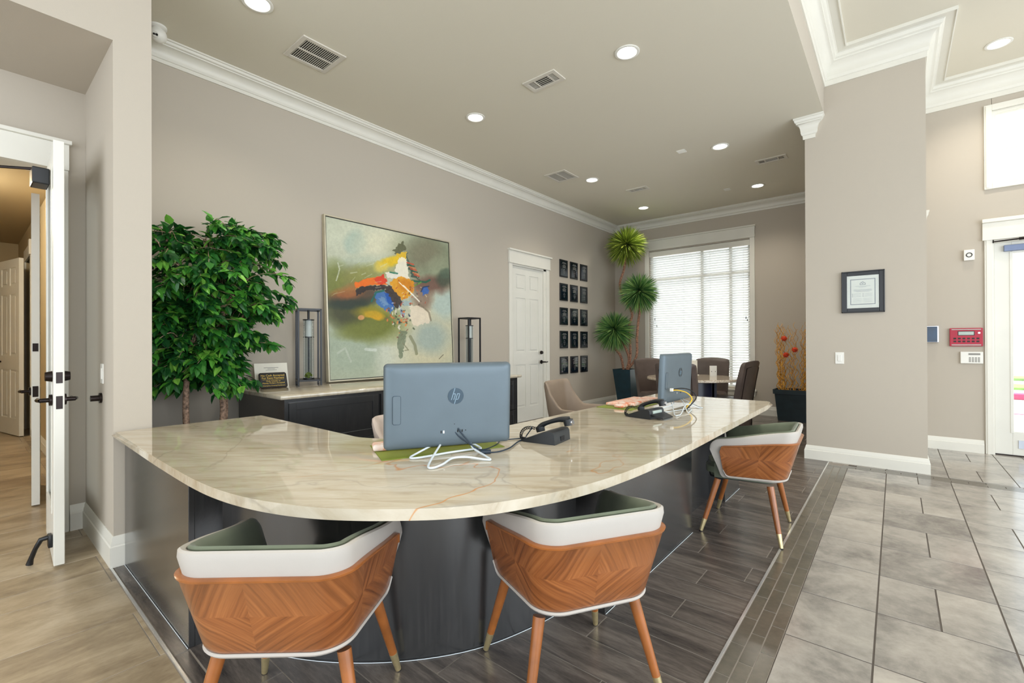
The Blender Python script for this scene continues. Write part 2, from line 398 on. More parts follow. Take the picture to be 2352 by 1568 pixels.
struct(tiles('floor', clipr([(x, x+.9, YV, YV+.178) for YV in [.583-.178*k for k in range(1, 25)] for x in [-2.2+(.45 if int(YV*10) % 2 else 0)+.9*k for k in range(-1, 3)]], -.95, -.527, -3.5, .525), 0, .004, 'plank', .003, 19))
struct(MB().box(XP, -.53, .521, .530, -.004, .003).build('trim_strip', 'strip'))
# beige tiles left and hall
rs = []
for k in range(-22, 6):
    x = -2.204-.44*k if False else -2.204+.44*k
    yy = -3.5+(.6 if k % 2 else 0)
    while yy < 1.2: rs.append((x, x+.44, yy, yy+1.7 if yy > -1.5 else yy+1.7)); yy += 1.7
rs = [(a, b, c, d) for a, b, c, d in rs]
struct(tiles('floor', clipr(rs, -11, XP, -3.5, YP) + clipr(rs, XP, -.95, -3.5, .519)+clipr(rs, -11, XB-.2, YP, 1.1), 0, .004, 'beige', .003, 7))
# mosaic band
rs = []
cols = [(-.519, -.467), (-.467, -.414), (-.414, -.361)]
for ci, (a, b) in enumerate(cols):
    y = -3.5+ci*.11
    while y < 5.6: rs.append((a, b, y, y+.22)); y += .22
struct(tiles('floor', clipr(rs, -.519, -.361, -3.5, 5.434), 0, .004, 'mosaic', .003, 11))
rs = []
for ri in range(3):
    x = -.519+ri*.11
    while x < 4: rs.append((x, x+.22, 5.434+ri*.055, 5.434+(ri+1)*.055)); x += .22
struct(tiles('floor', clipr(rs, -.519, 4.2, 5.434, 5.60), 0, .004, 'mosaic', .003, 12))
struct(MB().box(-.529, -.520, -3.5, 5.60, -.004, .003).build('trim_strip', 'strip'))
# stone tiles
rs = []
for j in range(-14, 20):
    y0 = 2.193+.4285*j
    for i in range(-1, 11):
        x0 = -.0715+.427*i
        if (i+j) % 2 and i >= 0: rs += [(x0, x0+.2135, y0, y0+.4285), (x0+.2135, x0+.427, y0, y0+.4285)]
        else: rs.append((x0, x0+.427, y0, y0+.4285))
struct(tiles('floor', clipr(rs, -.361, 4.2, -3.5, 5.434)+clipr(rs, XC1, 4.2, 5.60, YE+.1), 0, .004, 'stone', .0045, 13))
struct(MB().box(-.361, 4.2, -3.5, YE+.1, -.0045, -.0009).build('floor', 'groutdark'))

# ------------------------------------------------------------------ walls
def wbox(name, *a, m='wall'): return struct(MB().box(*a).build(name, m))
# long left wall with a door opening
D1a, D1b, D1z = 5.20, 6.13, 2.39
o = MB().box(XL-TH, XL, YP2, D1a, 0, ZC+.05).box(XL-TH, XL, D1b, YF+TH, 0, ZC+.05).box(XL-TH, XL, D1a, D1b, D1z, ZC+.05); struct(o.build('wall_left', 'wall'))
# pier between the office and the hall opening, with its header, and the alcove end
wbox('wall_pier', XL, XP, YP, YP2, 0, ZC+.05)
wbox('wall_header', XP-.18, XP, -3.5, YP, ZS, ZC+.05)
wbox('wall_soffit', XB-.18, XP-.18, -3.5, YP, ZS, ZS+.15)
wbox('wall_alcove', XB-.18, XB, .44, YP, 0, ZS)
o = MB().box(XB-.18, XB, -1.2, .44, 2.36, ZS).box(XB-.18, XB, -3.5, -1.2, 0, ZS); struct(o.build('wall_alcove', 'wall'))
# hall beyond
o = MB().box(-8.8, XB-.18, .62, .704, 0, 2.85).box(-11, -9.62, .62, .704, 0, 2.85).box(-9.62, -8.8, .62, .704, 2.42, 2.85); struct(o.build('wall_hall', 'hallwall'))
o = MB().box(-9.8, -8.6, 1.5, 1.6, 0, 2.95).box(-9.8, -9.7, .704, 1.5, 0, 2.95).box(-8.7, -8.6, .704, 1.5, 0, 2.95).box(-9.8, -8.6, .704, 1.6, 2.5, 2.6); struct(o.build('wall_hall_room', 'hallwall'))
wbox('wall_hall_end', -11.1, -11, -1.4, .704, 0, 2.95, m='hallwall')
wbox('wall_hall_left', -11, XB-.18, -1.4, -1.3, 0, 2.95, m='hallwall')
wbox('ceiling', -11.1, XB-.18, -1.4, .704, 2.85, 2.95, m='hallwall')
# far wall with window
WX0, WX1, WZ0, WZ1 = -3.64, -1.875, .42, 2.94
o = MB().box(XL-TH, WX0, YF, YF+TH, 0, ZC+.05).box(WX1, XC1+.1, YF, YF+TH, 0, ZC+.05).box(WX0, WX1, YF, YF+TH, 0, WZ0).box(WX0, WX1, YF, YF+TH, WZ1, ZC+.05)
struct(o.build('wall_far', 'wall'))
# column / partition
wbox('wall_column', XC1, XC2, YC, YF+TH, 0, ZH+.05)
# entrance wall
EX0, EX1, EZ = .797, 2.6, 2.285
UX0, UZ0, UZ1 = .80, 2.89, 3.665
o = MB().box(XC2, EX0, YE, YE+TH, 0, ZH+.05).box(EX0, 2.6, YE, YE+TH, EZ, UZ0).box(2.6, 4.2, YE, YE+TH, 0, ZH+.05).box(UX0, 2.6, YE, YE+TH, UZ1, ZH+.05)
struct(o.build('wall_entrance', 'wall'))
# ceilings and beam face
wbox('ceiling', XL-TH, XBEAM-.001, -3.5, YF+TH, ZC, ZC+.08, m='ceil')
wbox('ceiling', XBEAM, 4.2, -3.5, YE+TH, ZH, ZH+.08, m='ceil')
wbox('wall_beam', XBEAM-.04, XBEAM, -3.5, YC, ZC+.001, ZH+.02)
# ------------------------------------------------------------------ crown and base mouldings (swept profiles)
def sweep(name, path, prof, m='trim', closed=False, smooth=30, parent=None):
    # path: list of (x,y); profile: (out, z) pairs, 'out' measured to the left of travel
    P = [Vector((p[0], p[1])) for p in path]; N = len(P); loops = []
    for i in range(N):
        d0 = (P[i]-P[i-1]).normalized() if i > 0 else None; d1 = (P[i+1]-P[i]).normalized() if i < N-1 else None
        if d0 is None: d0 = d1
        if d1 is None: d1 = d0
        n0 = Vector((-d0.y, d0.x)); n1 = Vector((-d1.y, d1.x)); b = (n0+n1); b = b/(b.dot(n0)) if b.length > 1e-6 else n0
        loops.append([Vector((P[i].x+b.x*o_, P[i].y+b.y*o_, z)) for o_, z in prof])
    mb = MB().loft(loops); r = mb.build(name, m, parent, smooth=smooth)
    return struct(r) if parent is None else r
def crownprof(zt, H, D, band=0):
    p = [(0, zt-H), (.012, zt-H), (.014, zt-H+.18*H), (.022, zt-H+.2*H), (.03, zt-H+.3*H)]
    for k in range(7):
        a = k/6*PI/2; p.append((.03+(D*.72-.03)*(1-math.cos(a)), zt-H+.3*H+(.42*H)*math.sin(a)))
    p += [(D*.74, zt-.24*H), (D*.86, zt-.2*H), (D*.92, zt-.1*H), (D, zt-.08*H), (D, zt), (0, zt)]
    if band: p = p[:-2]+[(D, zt-.02), (D+band-.012, zt-.02), (D+band-.008, zt-.03), (D+band, zt-.028), (D+band, zt), (0, zt)]
    return p
sweep('trim_crown', [(XL, YP2+.0), (XL, YF), (XC1, YF)][::-1], crownprof(ZC, .145, .13))
sweep('trim_crown', [(XC1+.167, YC+.0), (XC1+.167-.07, YC), (XC1, YC), (XC1, YF)], crownprof(ZC-.03, .20, .09)) if False else None
# capital shaped crown return on the column front
mb = MB()
pr = crownprof(ZC-.002, .215, .09)
bx0, bx1 = -.722, -.637
loops = []
for o_, z in pr: pass
mb.loft([[Vector((bx0-o_, YC-o_*0-.0, z)) for o_, z in pr], [Vector((bx0-o_, YC-o_, z)) for o_, z in pr], [Vector((bx1+o_, YC-o_, z)) for o_, z in pr], [Vector((bx1+o_, YC-.0, z)) for o_, z in pr]])
struct(mb.build('trim_capital', 'trim', smooth=30))
mb = MB(); pr2 = crownprof(2.575, .22, .055)
mb.loft([[Vector((XC2+o_, 6.45, z)) for o_, z in pr2], [Vector((XC2+o_, 6.50, z)) for o_, z in pr2]])
struct(mb.build('trim_capital', 'trim', smooth=30))
sweep('trim_crown', [(XBEAM, -3.5), (XBEAM, YC), (XC2, YC), (XC2, YE), (4.2, YE)][::-1], crownprof(ZH, .27, .13, .075))
baseprof = lambda d=.018, H=BB: [(0, 0), (d, 0), (d, H*.66), (d*.75, H*.70), (d*.72, H*.78), (d*.45, H*.86), (d*.4, H*.93), (d*.15, H), (0, H)]
sweep('baseboard_pier', [(XP, YP2+.0), (XP, YP), (XB, YP), (XB, .46)], [(-a, z) for a, z in baseprof()][::-1]) if False else sweep('baseboard_pier', [(XB, .46), (XB, YP), (XP, YP), (XP, .60)], [(-a, z) for a, z in baseprof(.018, .165)])
sweep('baseboard_left', [(XL, D1a-.09), (XL, YP2)], baseprof())
sweep('baseboard_far', [(XC1, YF), (XL, YF), (XL, D1b+.02)], baseprof(.018, .15))
sweep('baseboard_column', [(XC1, YF), (XC1, YC), (XC2, YC), (XC2, YE)], [(-a, z) for a, z in baseprof(.018, .14)])
sweep('baseboard_entrance', [(EX0-.07, YE), (XC2, YE)], baseprof(.018, .14))
sweep('baseboard_hall', [(XB-.2, .62), (-8.75, .62)], baseprof(.018, .14))

# ------------------------------------------------------------------ doors
def panel_leaf(mb, W_, H_, T=.044, six=True):
    """six panel door leaf in the xz plane, x 0..W, z 0..H, y 0..T with moulded recesses on both faces"""
    mb.box(0, W_, .008, T-.008, 0, H_)
    st = .115
    cols_ = [(st, W_/2-.05), (W_/2+.05, W_-st)]; rows = [(.22, H_*.37), (H_*.45, H_*.80), (H_*.85, H_-.115)]
    for y0, y1 in ((0, .008), (T-.008, T)):
        mb.box(0, st, y0, y1, 0, H_); mb.box(W_-st, W_, y0, y1, 0, H_); 
        zs = [0]+[q for r in rows for q in r]+[H_]
        for k in range(0, len(zs), 2): mb.box(st, W_-st, y0, y1, zs[k], zs[k+1])
        for c, d in rows: mb.box(W_/2-.05, W_/2+.05, y0, y1, c, d)
        for a, b in cols_:
            for c, d in rows: mb.box(a+.03, b-.03, y0+(.002 if y0 == 0 else 0), y1-(0 if y0 == 0 else .002), c+.03, d-.03, .004)
    return mb
def lever(root, p, n, side=1, mname='bronze'):
    # p: point on face, n: outward unit vector (x,y), lever runs along the tangent * side
    n = Vector((n[0], n[1], 0)); t = Vector((-n.y, n.x, 0))*side; p = Vector(p)
    mb = MB().cyl(p, p+n*.012, .031, n=24).cyl(p+n*.012, p+n*.05, .012)
    mb.tube([p+n*.045, p+n*.055+t*.03, p+n*.05+t*.07+Vector((0, 0, -.004)), p+n*.047+t*.115], [.011, .011, .009, .008], 10)
    mb.build('door_lever', mname, root, smooth=40, world=True)
def bolt(root, p, n, mname='bronze'):
    n = Vector((n[0], n[1], 0)); p = Vector(p)
    MB().cyl(p, p+n*.028, .030, .024, 24).build('deadbolt', mname, root, smooth=40, world=True)
d1 = sroot('door_1', (XL, 5.6, 0))
mb = panel_leaf(MB(), .80, 2.355); mb.xf(Matrix.Translation((XL-.02, 5.235, .008)) @ rotz(PI/2)); lf = mb.build('door_leaf', 'door', d1, world=True)
mb = MB().box(XL, XL+.02, 5.16, 5.235, 0, 2.39, .003).box(XL, XL+.02, 6.10, 6.175, 0, 2.39, .003)
mb.box(XL-.1, XL, 5.20, 5.232, 0, 2.39).box(XL-.1, XL, 6.04, 6.13, 0, 2.39).box(XL-.1, XL, 5.2, 6.13, 2.365, 2.39)
mb.box(XL, XL+.03, 5.15, 6.19, 2.39, 2.575, .003).box(XL, XL+.055, 5.135, 6.215, 2.575, 2.60, .004).box(XL, XL+.036, 5.145, 6.195, 2.39, 2.402)
mb.build('door_casing', 'trim', d1, world=True)
lever(d1, (XL+.024-.0, 5.93, .905), (1, 0), 1); bolt(d1, (XL+.024, 5.93, 1.055), (1, 0))
# french door leaf standing open, seen on edge
def frenchleaf(root, W_, H_, T, mx):
    st, br = .115, .27
    mb = MB().box(0, st, 0, T, 0, H_, .003).box(W_-st, W_, 0, T, 0, H_, .003).box(st, W_-st, 0, T, 0, br, .003).box(st, W_-st, 0, T, H_-st, H_, .003)
    for y0, y1 in ((-.004, .006), (T-.006, T+.004)):
        mb.box(st-.012, st+.012, y0, y1, br, H_-st).box(W_-st-.012, W_-st+.012, y0, y1, br, H_-st).box(st, W_-st, y0, y1, br-.012, br+.012).box(st, W_-st, y0, y1, H_-st-.012, H_-st+.012)
    mb.xf(mx); mb.build('door_leaf', 'door', root, world=True)
    g = MB().box(st, W_-st, T/2-.003, T/2+.003, br, H_-st).xf(mx); g.build('glass_pane', 'glass', root, world=True)
d2 = sroot('door_2', (XB, .35, 0))
frenchleaf(d2, .70, 2.31, .044, Matrix.Translation((-3.497, .370, .012)) @ rotz(PI-.045) )
px, py = -3.515, .348
lever(d2, (px-.06, .328, .905), (0, -1), -1); lever(d2, (px-.06, .372, .905), (0, 1), 1)
bolt(d2, (px-.06, .328, 1.035), (0, -1)); bolt(d2, (px-.06, .372, 1.035), (0, 1))
mb = MB().box(-3.4985, -3.495, .336, .362, .86, .93, .001).box(-3.4985, -3.495, .336, .362, 1.0, 1.06, .001); mb.build('latch_plate', 'bronze', d2, world=True)
# kick-down stop
mb = MB().box(-3.60, -3.55, .310, .328, .10, .17, .004).tube([(-3.575, .315, .155), (-3.58, .285, .15), (-3.60, .265, .10), (-3.63, .25, .04), (-3.635, .245, .012)], [.014, .013, .011, .012, .016], 10)
mb.build('door_stop', 'black', d2, smooth=40, world=True)
# door closer
mb = MB().box(-3.76, -3.62, .255, .325, 2.10, 2.19, .006); mb.build('door_closer', 'black', d2, world=True)
MB().tube([(-3.68, .30, 2.195), (-3.85, .10, 2.20), (-4.06, -.05, 2.21)], .008).build('closer_arm', 'bronze', d2, world=True)
mb = MB().box(XB, XB+.02, .372, .455, 0, 2.335, .003).box(XB-.16, XB, .395, .44, 0, 2.35).box(XB, XB+.03, -1.3, .458, 2.335, 2.50, .003).box(XB, XB+.05, -1.32, .47, 2.50, 2.525, .004).box(XB-.16, XB, -1.2, .44, 2.335, 2.36)
mb.build('door_casing', 'trim', d2, world=True)
# hall door ajar seen on edge
d3 = sroot('door_3', (-4.95, .37, 0))
mb = panel_leaf(MB(), .72, 2.33); mb.xf(Matrix.Translation((-4.945, .388, .012)) @ rotz(PI-.085)); mb.build('door_leaf', 'door', d3, world=True)
lever(d3, (-5.0, .345, .86), (0, -1), -1); MB().box(-4.946, -4.9415, .350, .380, .82, .90, .001).box(-4.946, -4.9415, .350, .380, 1.16, 1.22, .001).build('latch_plate', 'bronze', d3, world=True)
d4 = sroot('door_4', (-8.8, .55, 0))
mb = panel_leaf(MB(), .76, 2.34); mb.xf(Matrix.Translation((-8.83, .545, .012)) @ rotz(PI+.20)); mb.build('door_leaf', 'door', d4, world=True)
lever(d4, (-9.48, .40, .98), (.19, -.98), -1)
mb = MB().box(-8.84, -8.74, .60, .62, 0, 2.40, .003).box(-8.84, -8.72, .585, .62, 2.40, 2.60, .003).box(-9.72, -9.62, .60, .62, 0, 2.4).box(-9.72, -8.74, .60, .62, 2.40, 2.56); mb.build('door_casing', 'trim', d4, world=True)
d5 = sroot('door_5', (-10.98, .8, 0))
mb = panel_leaf(MB(), .8, 2.33); mb.xf(Matrix.Translation((-10.95, .2, .012)) @ rotz(PI/2)); mb.build('door_leaf', 'door', d5, world=True)

# entrance door (right)
d6 = sroot('door_6', (1.3, YE, 0))
mb = MB().box(.735, EX0, YE-.022, YE, 0, EZ+.01, .004).box(.75, .765, YE-.028, YE-.018, 0, EZ)
mb.box(.72, 2.7, YE-.032, YE, 2.31, 2.47, .003).box(.716, 2.72, YE-.055, YE, 2.47, 2.51, .005).box(.72, 2.7, YE-.04, YE, 2.285, 2.31)
mb.box(EX0, EX0+.012, YE, YE+TH, 0, EZ).box(EX0, 2.6, YE, YE+TH, EZ-.032, EZ+.004); mb.build('door_casing', 'trim', d6, world=True)
mb = MB().box(.812, .94, YE+.03, YE+.075, .01, 2.26, .003).box(1.62, 1.75, YE+.03, YE+.075, .01, 2.26, .003).box(.94, 1.62, YE+.03, YE+.075, .01, .255, .003).box(.94, 1.62, YE+.03, YE+.075, 2.135, 2.26, .003)
mb.box(.925, .95, YE+.024, YE+.08, .24, 2.15, .003).box(1.76, 1.88, YE+.03, YE+.075, .01, 2.26).box(1.88, 2.6, YE+.03, YE+.075, .01, .255).box(1.88, 2.6, YE+.03, YE+.075, 2.135, 2.26); mb.build('door_leaf', 'door', d6, world=True)
MB().box(.94, 1.62, YE+.05, YE+.056, .255, 2.135).box(1.88, 2.6, YE+.05, YE+.056, .255, 2.135).build('glass_pane', 'glass', d6, world=True)
MB().box(.882, 1.45, YE-.01, YE+.03, 2.155, 2.219, .004).build('door_closer', mat('closer_blue_grey', (118, 130, 158), .4, metal=.3, var=.03), d6, world=True)
MB().tube([(.80, YE-.03, 2.262), (.99, YE-.04, 2.268), (1.2, YE-.02, 2.28)], .007).cyl((.985, YE-.05, 2.268), (1.03, YE-.05, 2.268), .014).build('closer_arm', 'bronze', d6, world=True)
MB().box(.982, 1.6, YE+.022, YE+.03, .085, .169).build('push_plate', mat('satin_plate', (190, 196, 206), .35, metal=.5, var=.03), d6, world=True)
MB().box(.8, 2.6, YE+.02, YE+.1, .0, .012).build('threshold', 'bronze', d6, world=True)
# upper window over entrance
w2 = sroot('window_2', (1.5, YE, 2.9))
mb = MB().box(.737, UX0-.001, YE-.025, YE, 2.83, 3.73, .005).box(UX0-.002, 2.6, YE-.024, YE, UZ1, 3.729, .003).box(UX0-.002, 2.6, YE-.024, YE, 2.831, UZ0, .003).box(.752, .772, YE-.034, YE-.02, 2.845, 3.715)
mb.build('window_casing', 'trim', w2, world=True)
mb = MB().box(UX0, UX0+.03, YE+.001, YE+.09, UZ0+.001, UZ1-.001).box(UX0+.001, 2.6, YE+.003, YE+.088, UZ0, UZ0+.025).box(UX0+.001, 2.6, YE+.003, YE+.088, UZ1-.03, UZ1).box(UX0, 2.6, YE+.045, YE+.06, 3.25, 3.262); mb.build('window_frame', 'trim', w2, world=True)
MB().box(UX0, 2.6, YE+.055, YE+.06, UZ0, UZ1).build('glass_pane', 'glass', w2, world=True)

# ------------------------------------------------------------------ far window with blind
w1 = sroot('window_1', (-2.75, YF, .42))
mb = MB().box(-3.72, WX0, YF-.022, YF, .40, 2.96, .003).box(WX1, -1.80, YF-.022, YF, .40, 2.96, .003)
mb.box(-3.725, -1.795, YF-.032, YF, 2.96, 3.14, .003).box(-3.74, -1.78, YF-.05, YF, 3.14, 3.165, .004)
mb.box(-3.745, -1.775, YF-.055, YF, .385, .415, .005).box(-3.72, -1.80, YF-.022, YF, .30, .385, .003); mb.build('window_casing', 'trim', w1, world=True)
mb = MB()
for x in (WX0, WX1-.045, -2.70, -2.22): mb.box(x, x+.045, YF+.07, YF+.11, WZ0, WZ1)
for z in (WZ0+.001, WZ1-.046, 2.40): mb.box(WX0+.001, WX1-.001, YF+.072, YF+.108, z, z+.045)
mb.build('window_frame', 'trim', w1, world=True)
MB().box(WX0, WX1, YF+.088, YF+.093, WZ0, WZ1).build('glass_pane', 'glass', w1, world=True)
bl = thing('window_blind', 'wide white horizontal slat blind lowered over the far window', 'blind', (-2.76, YF+.03, .43))
MB().box(WX0+.004, WX1-.004, YF+.0, YF+.058, 2.84, 2.935, .003).build('headrail', 'trim', bl, world=True)
mb = MB(); z = .47
while z < 2.84:
    mb.box(WX0+.008, WX1-.008, -.0245, .0245, -.0013, .0013, 0, Matrix.Translation((0, YF+.03, z)) @ Matrix.Rotation(math.radians(-36), 4, 'X')); z += .0425
mb.build('slats', 'slat', bl, world=True)
MB().box(WX0+.006, WX1-.006, YF+.01, YF+.052, .425, .445, .004).build('bottom_rail', 'trim', bl, world=True)
mb = MB()
for x in (-3.52, -2.98, -2.52, -1.98): mb.box(x, x+.002, YF+.004, YF+.006, .44, 2.85).box(x, x+.002, YF+.054, YF+.056, .44, 2.85)
mb.build('ladder_cord', 'wire', bl, world=True)
for x, z in ((-3.53, 1.63), (-3.49, 1.50), (-1.94, 1.60), (-1.92, 1.56)): MB().cyl((x, YF, z), (x, YF, z+.04), .007, .004, 8).build('cord_tassel', 'rubber', bl, world=True)

# ------------------------------------------------------------------ outside
def ext(name, label, cat, mb, m): return tag(mb.build(name, m), label, cat)
struct(MB().box(-12, 30, YE+TH+.02, 60, -.12, -.06).build('ground', 'asphalt'))
ext('lawn_strip', 'green lawn strip beyond the pavement outside the glass door', 'lawn', MB().box(-3, 26, 17.5, 19.0, -.06, .0), 'grass')
ext('lawn_strip', 'farther green lawn under the trees outside the glass door', 'lawn', MB().box(-3, 30, 21.5, 23, -.06, .02), 'grass')
ext('painted_curb', 'bright pink-red painted curb in front of the lawn outside', 'curb', MB().box(-3, 26, 14.6, 15.0, -.06, .06, .02), 'pink')
ext('painted_curb', 'thin red parking line on the pavement just outside the glass door', 'line', MB().box(-3, 26, 11.7, 11.78, -.06, -.055), 'pink')
def leafcloud(name, c, rad, n, size, m, seed, parent=None):
    rnd = random.Random(seed); V = []; Fc = []; Rn = []
    for i in range(n):
        while True:
            d = Vector((rnd.uniform(-1, 1), rnd.uniform(-1, 1), rnd.uniform(-1, 1)))
            if .3 < d.length < 1: break
        p = Vector(c)+Vector((d.x*rad[0], d.y*rad[1], d.z*rad[2])); q = Matrix.Rotation(rnd.uniform(0, 6.28), 3, 'Z') @ Matrix.Rotation(rnd.uniform(-1.2, 1.2), 3, 'X')
        b = len(V); s_ = size*rnd.uniform(.6, 1.3)
        V += [tuple(p+q @ Vector(w)) for w in ((0, -s_, 0), (s_*.5, 0, .1*s_), (0, s_, 0), (-s_*.5, 0, .1*s_))]; Fc.append((b, b+1, b+2, b+3)); Rn += [rnd.random()]*4
    return listmesh(name, V, Fc, m, parent, Rn)
for (x, y, lab, sd) in ((6.2, 25, 'pale leafy tree beyond the lawn outside the glass door', 1), (9.5, 29, 'leafy tree farther off behind the first one outside', 2)):
    t_ = thing('tree', lab, 'tree', (x, y, 0)); MB().tube([(0, 0, 0), (.1, 0, 1), (0, .1, 2.4)], [.14, .11, .08], 10).build('trunk', 'bark', t_, smooth=50)
    leafcloud('foliage', (0, 0, 3.0), (2.4, 2.0, 1.6), 1400, .16, 'ficus', sd, t_)

# ------------------------------------------------------------------ ceiling fittings
def downlight(x, y, z, label, w=1.0):
    if y < 1.31 and x > -3: w = .35
    if y > 5: w = 1.3
    t_ = thing('ceiling_light', label, 'ceiling light', (x, y, z), 0, 'recessed ceiling lights')
    MB().loft([[Vector((r*math.cos(2*PI*k/32), r*math.sin(2*PI*k/32), zz)) for k in range(32)] for r, zz in ((.098, -.001), (.098, -.006), (.092, -.009), (.078, -.008), (.072, -.002), (.072, -.001))], closed=True).build('trim_ring', 'whiteplastic', t_, smooth=40)
    MB().lathe([(.0715, -.001), (.0715, -.004), (.03, -.0065), (.001, -.007)]).build('lens', 'lens', t_, smooth=40)
    l = bpy.data.lights.new('downlight_lamp', 'SPOT'); l.energy = LAMP_W*w; l.spot_size = math.radians(130); l.spot_blend = .8; l.color = (1, .93, .82); l.shadow_soft_size = .06
    lo = bpy.data.objects.new('downlight_lamp', l); COL.objects.link(lo); lo.parent = t_; lo.location = (0, 0, -.02)
rows = [(1.30, 'nearest the pier'), (3.40, 'above the reception desk'), (5.78, 'in front of the column'), (7.57, 'near the far window')]
for y, d in rows[:1]: downlight(-3.325, y, ZC, 'round recessed ceiling light above the weeping fig, top edge of the photo')
downlight(-3.31, 3.40, ZC, 'round recessed ceiling light between the two nearer ceiling vents, painting side')
downlight(-1.64, 3.42, ZC, 'large bright round recessed ceiling light above the reception desk')
downlight(-3.318, 5.78, ZC, 'round recessed ceiling light beside the square return vent by the door wall')
downlight(-1.589, 5.778, ZC, 'round recessed ceiling light beside the small square ceiling cover')
downlight(-3.332, 7.556, ZC, 'round recessed ceiling light over the topiary in the far corner')
downlight(-1.565, 7.588, ZC, 'round recessed ceiling light nearest the far wall, right of the window')
downlight(.774, 6.40, ZH, 'round recessed light in the higher ceiling over the entrance')
for (x, y) in ((-1.64, 1.3), (-3.32, -.9), (-1.64, -.9)): downlight(x, y, ZC, 'round recessed ceiling light behind the photographer')
for (x, y) in ((.9, 3.2), (.9, .2), (2.6, 3.2)): downlight(x, y, ZH, 'round recessed light in the higher ceiling behind the photographer')
hl = bpy.data.lights.new('hall_lamp', 'POINT'); hl.energy = 75; hl.color = (1, .92, .76); hl.shadow_soft_size = .15
t_ = thing('hall_ceiling_lamp', 'warm dome lamp on the hall ceiling', 'ceiling lamp', (-6.8, -.4, 2.85))
MB().lathe([(.15, 0), (.15, -.02), (.13, -.05), (.08, -.08), (.001, -.09)]).build('lamp_shade', emit('warm_shade', (255, 214, 150), 3), t_, smooth=40)
ho = bpy.data.objects.new('hall_lamp', hl); COL.objects.link(ho); ho.parent = t_; ho.location = (0, 0, -.2)
def vent(cx, cy, lx, ly, label, kind):
    t_ = thing('ceiling_vent', label, 'vent', (cx, cy, ZC), 0, 'ceiling vents'); a, b = lx/2, ly/2
    mb = MB()
    fr = .035
    mb.box(-a, a, -b, -b+fr, -.010, 0, .002).box(-a, a, b-fr, b, -.010, 0, .002).box(-a, -a+fr, -b+fr, b-fr, -.010, 0, .002).box(a-fr, a, -b+fr, b-fr, -.010, 0, .002)
    if kind == 'return': mb.box(-.007, .007, -b+fr, b-fr, -.009, 0)
    else:
        mb.box(-a*.42, -a*.36, -b+fr, b-fr, -.009, 0).box(a*.42, a*.48, -b+fr, b-fr, -.009, 0)
    mb.build('frame', 'vent', t_)
    MB().box(-a+fr, a-fr, -b+fr, b-fr, -.0035, -.001).build('backing', 'dark', t_)  # sheet coloured dark, painting the shade seen between the louvres
    mb = MB()
    if kind == 'return':
        n = int((ly-2*fr)/.0155)
        for i in range(n):
            y = -b+fr+(i+.5)*(ly-2*fr)/n; mb.box(-a+fr, a-fr, y-.0022, y+.0022, -.0065, -.0035)
    else:
        for i in range(5):
            y = -b+fr+(i+.5)*(ly-2*fr)/5; mb.box(-a*.36, a*.42, y-.0022, y+.0022, -.0065, -.0035)
        for s0, s1 in ((-a+fr, -a*.42), (a*.48, a-fr)):
            for i in range(5):
                x = s0+(i+.5)*(s1-s0)/5; mb.box(x-.0022, x+.0022, -b+fr, b-fr, -.0065, -.0035)
    mb.build('louvres', 'vent', t_)
vent(-3.575, 1.831, .345, .35, 'large square return vent on the ceiling near the weeping fig', 'return')
vent(-2.386, 3.317, .34, .187, 'rectangular supply vent on the ceiling nearest the large bright light', 'supply')
vent(-3.567, 5.372, .335, .37, 'square return vent on the ceiling by the door wall', 'return')
vent(-2.99, 6.585, .31, .17, 'small white supply vent on the ceiling before the topiary', 'supply')
vent(-1.205, 6.61, .35, .17, 'supply vent on the ceiling by the column capital', 'supply')
tag(MB().box(-2.035, -1.94, 5.57, 5.665, ZC-.008, ZC, .002).build('ceiling_cover', 'whiteplastic'), 'small square white cover plate on the ceiling, the nearer of two', 'cover plate')
tag(MB().box(-2.0, -1.91, 7.42, 7.52, ZC-.008, ZC, .002).build('ceiling_cover', 'whiteplastic'), 'small square white cover plate on the ceiling near the far wall', 'cover plate')
# dome camera high on the left wall
t_ = thing('security_camera', 'white turret security camera high in the corner above the crown', 'security camera', (-4.13, .93, ZC), math.radians(-12))
MB().lathe([(.055, 0), (.055, -.012), (.04, -.02), (.001, -.02)]).build('mount', 'whiteplastic', t_, smooth=40)
MB().ico((.0, 0, -.062), .055, 3).build('housing', 'whiteplastic', t_, smooth=60)
MB().cyl((.035, -.01, -.078), (.056, -.016, -.092), .019, .017, 20).build('face', 'whiteplastic', t_, smooth=40)
MB().cyl((.052, -.021, -.088), (.059, -.023, -.093), .007).cyl((.054, -.006, -.089), (.060, -.008, -.094), .008).build('lens', 'rubber', t_, smooth=40)

# ------------------------------------------------------------------ reception desk
outer = [(-3.270, .53), (-2.4, .529), (-1.95, .529), (-1.7, .545), (-1.5, .585), (-1.33, .65), (-1.2, .73), (-1.09, .82), (-1.0, .91), (-.925, 1.02), (-.86, 1.16), (-.81, 1.31), (-.775, 1.5), (-.75, 1.8), (-.742, 2.3), (-.745, 4.08)]
inner = [(-1.72, 4.17), (-1.72, 2.15), (-1.735, 1.85), (-1.80, 1.58), (-1.92, 1.40), (-2.08, 1.31), (-2.2, 1.30), (-3.270, 1.305), (-3.270, YP2+.004)]
sm = lambda P: [(p.x, p.y) for p in smoothpts([(a, b, 0) for a, b in P], 6)]
outl = [(-3.270, .53)]+sm(outer[1:])+[(-.76, 4.14), (-.80, 4.17)]+[inner[0]]+sm(inner[1:7])+inner[7:]
ct = MB().prism(outl, .699, .733, .0145).build('granite_countertop', 'granite', smooth=50)
tag(ct, 'large curved polished cream granite countertop with rust veins on the reception desk', 'countertop')
desk = thing('reception_desk', 'curved espresso wood reception desk base under the granite top', 'reception desk', (-1.9, 1.6, 0))
H0 = .698
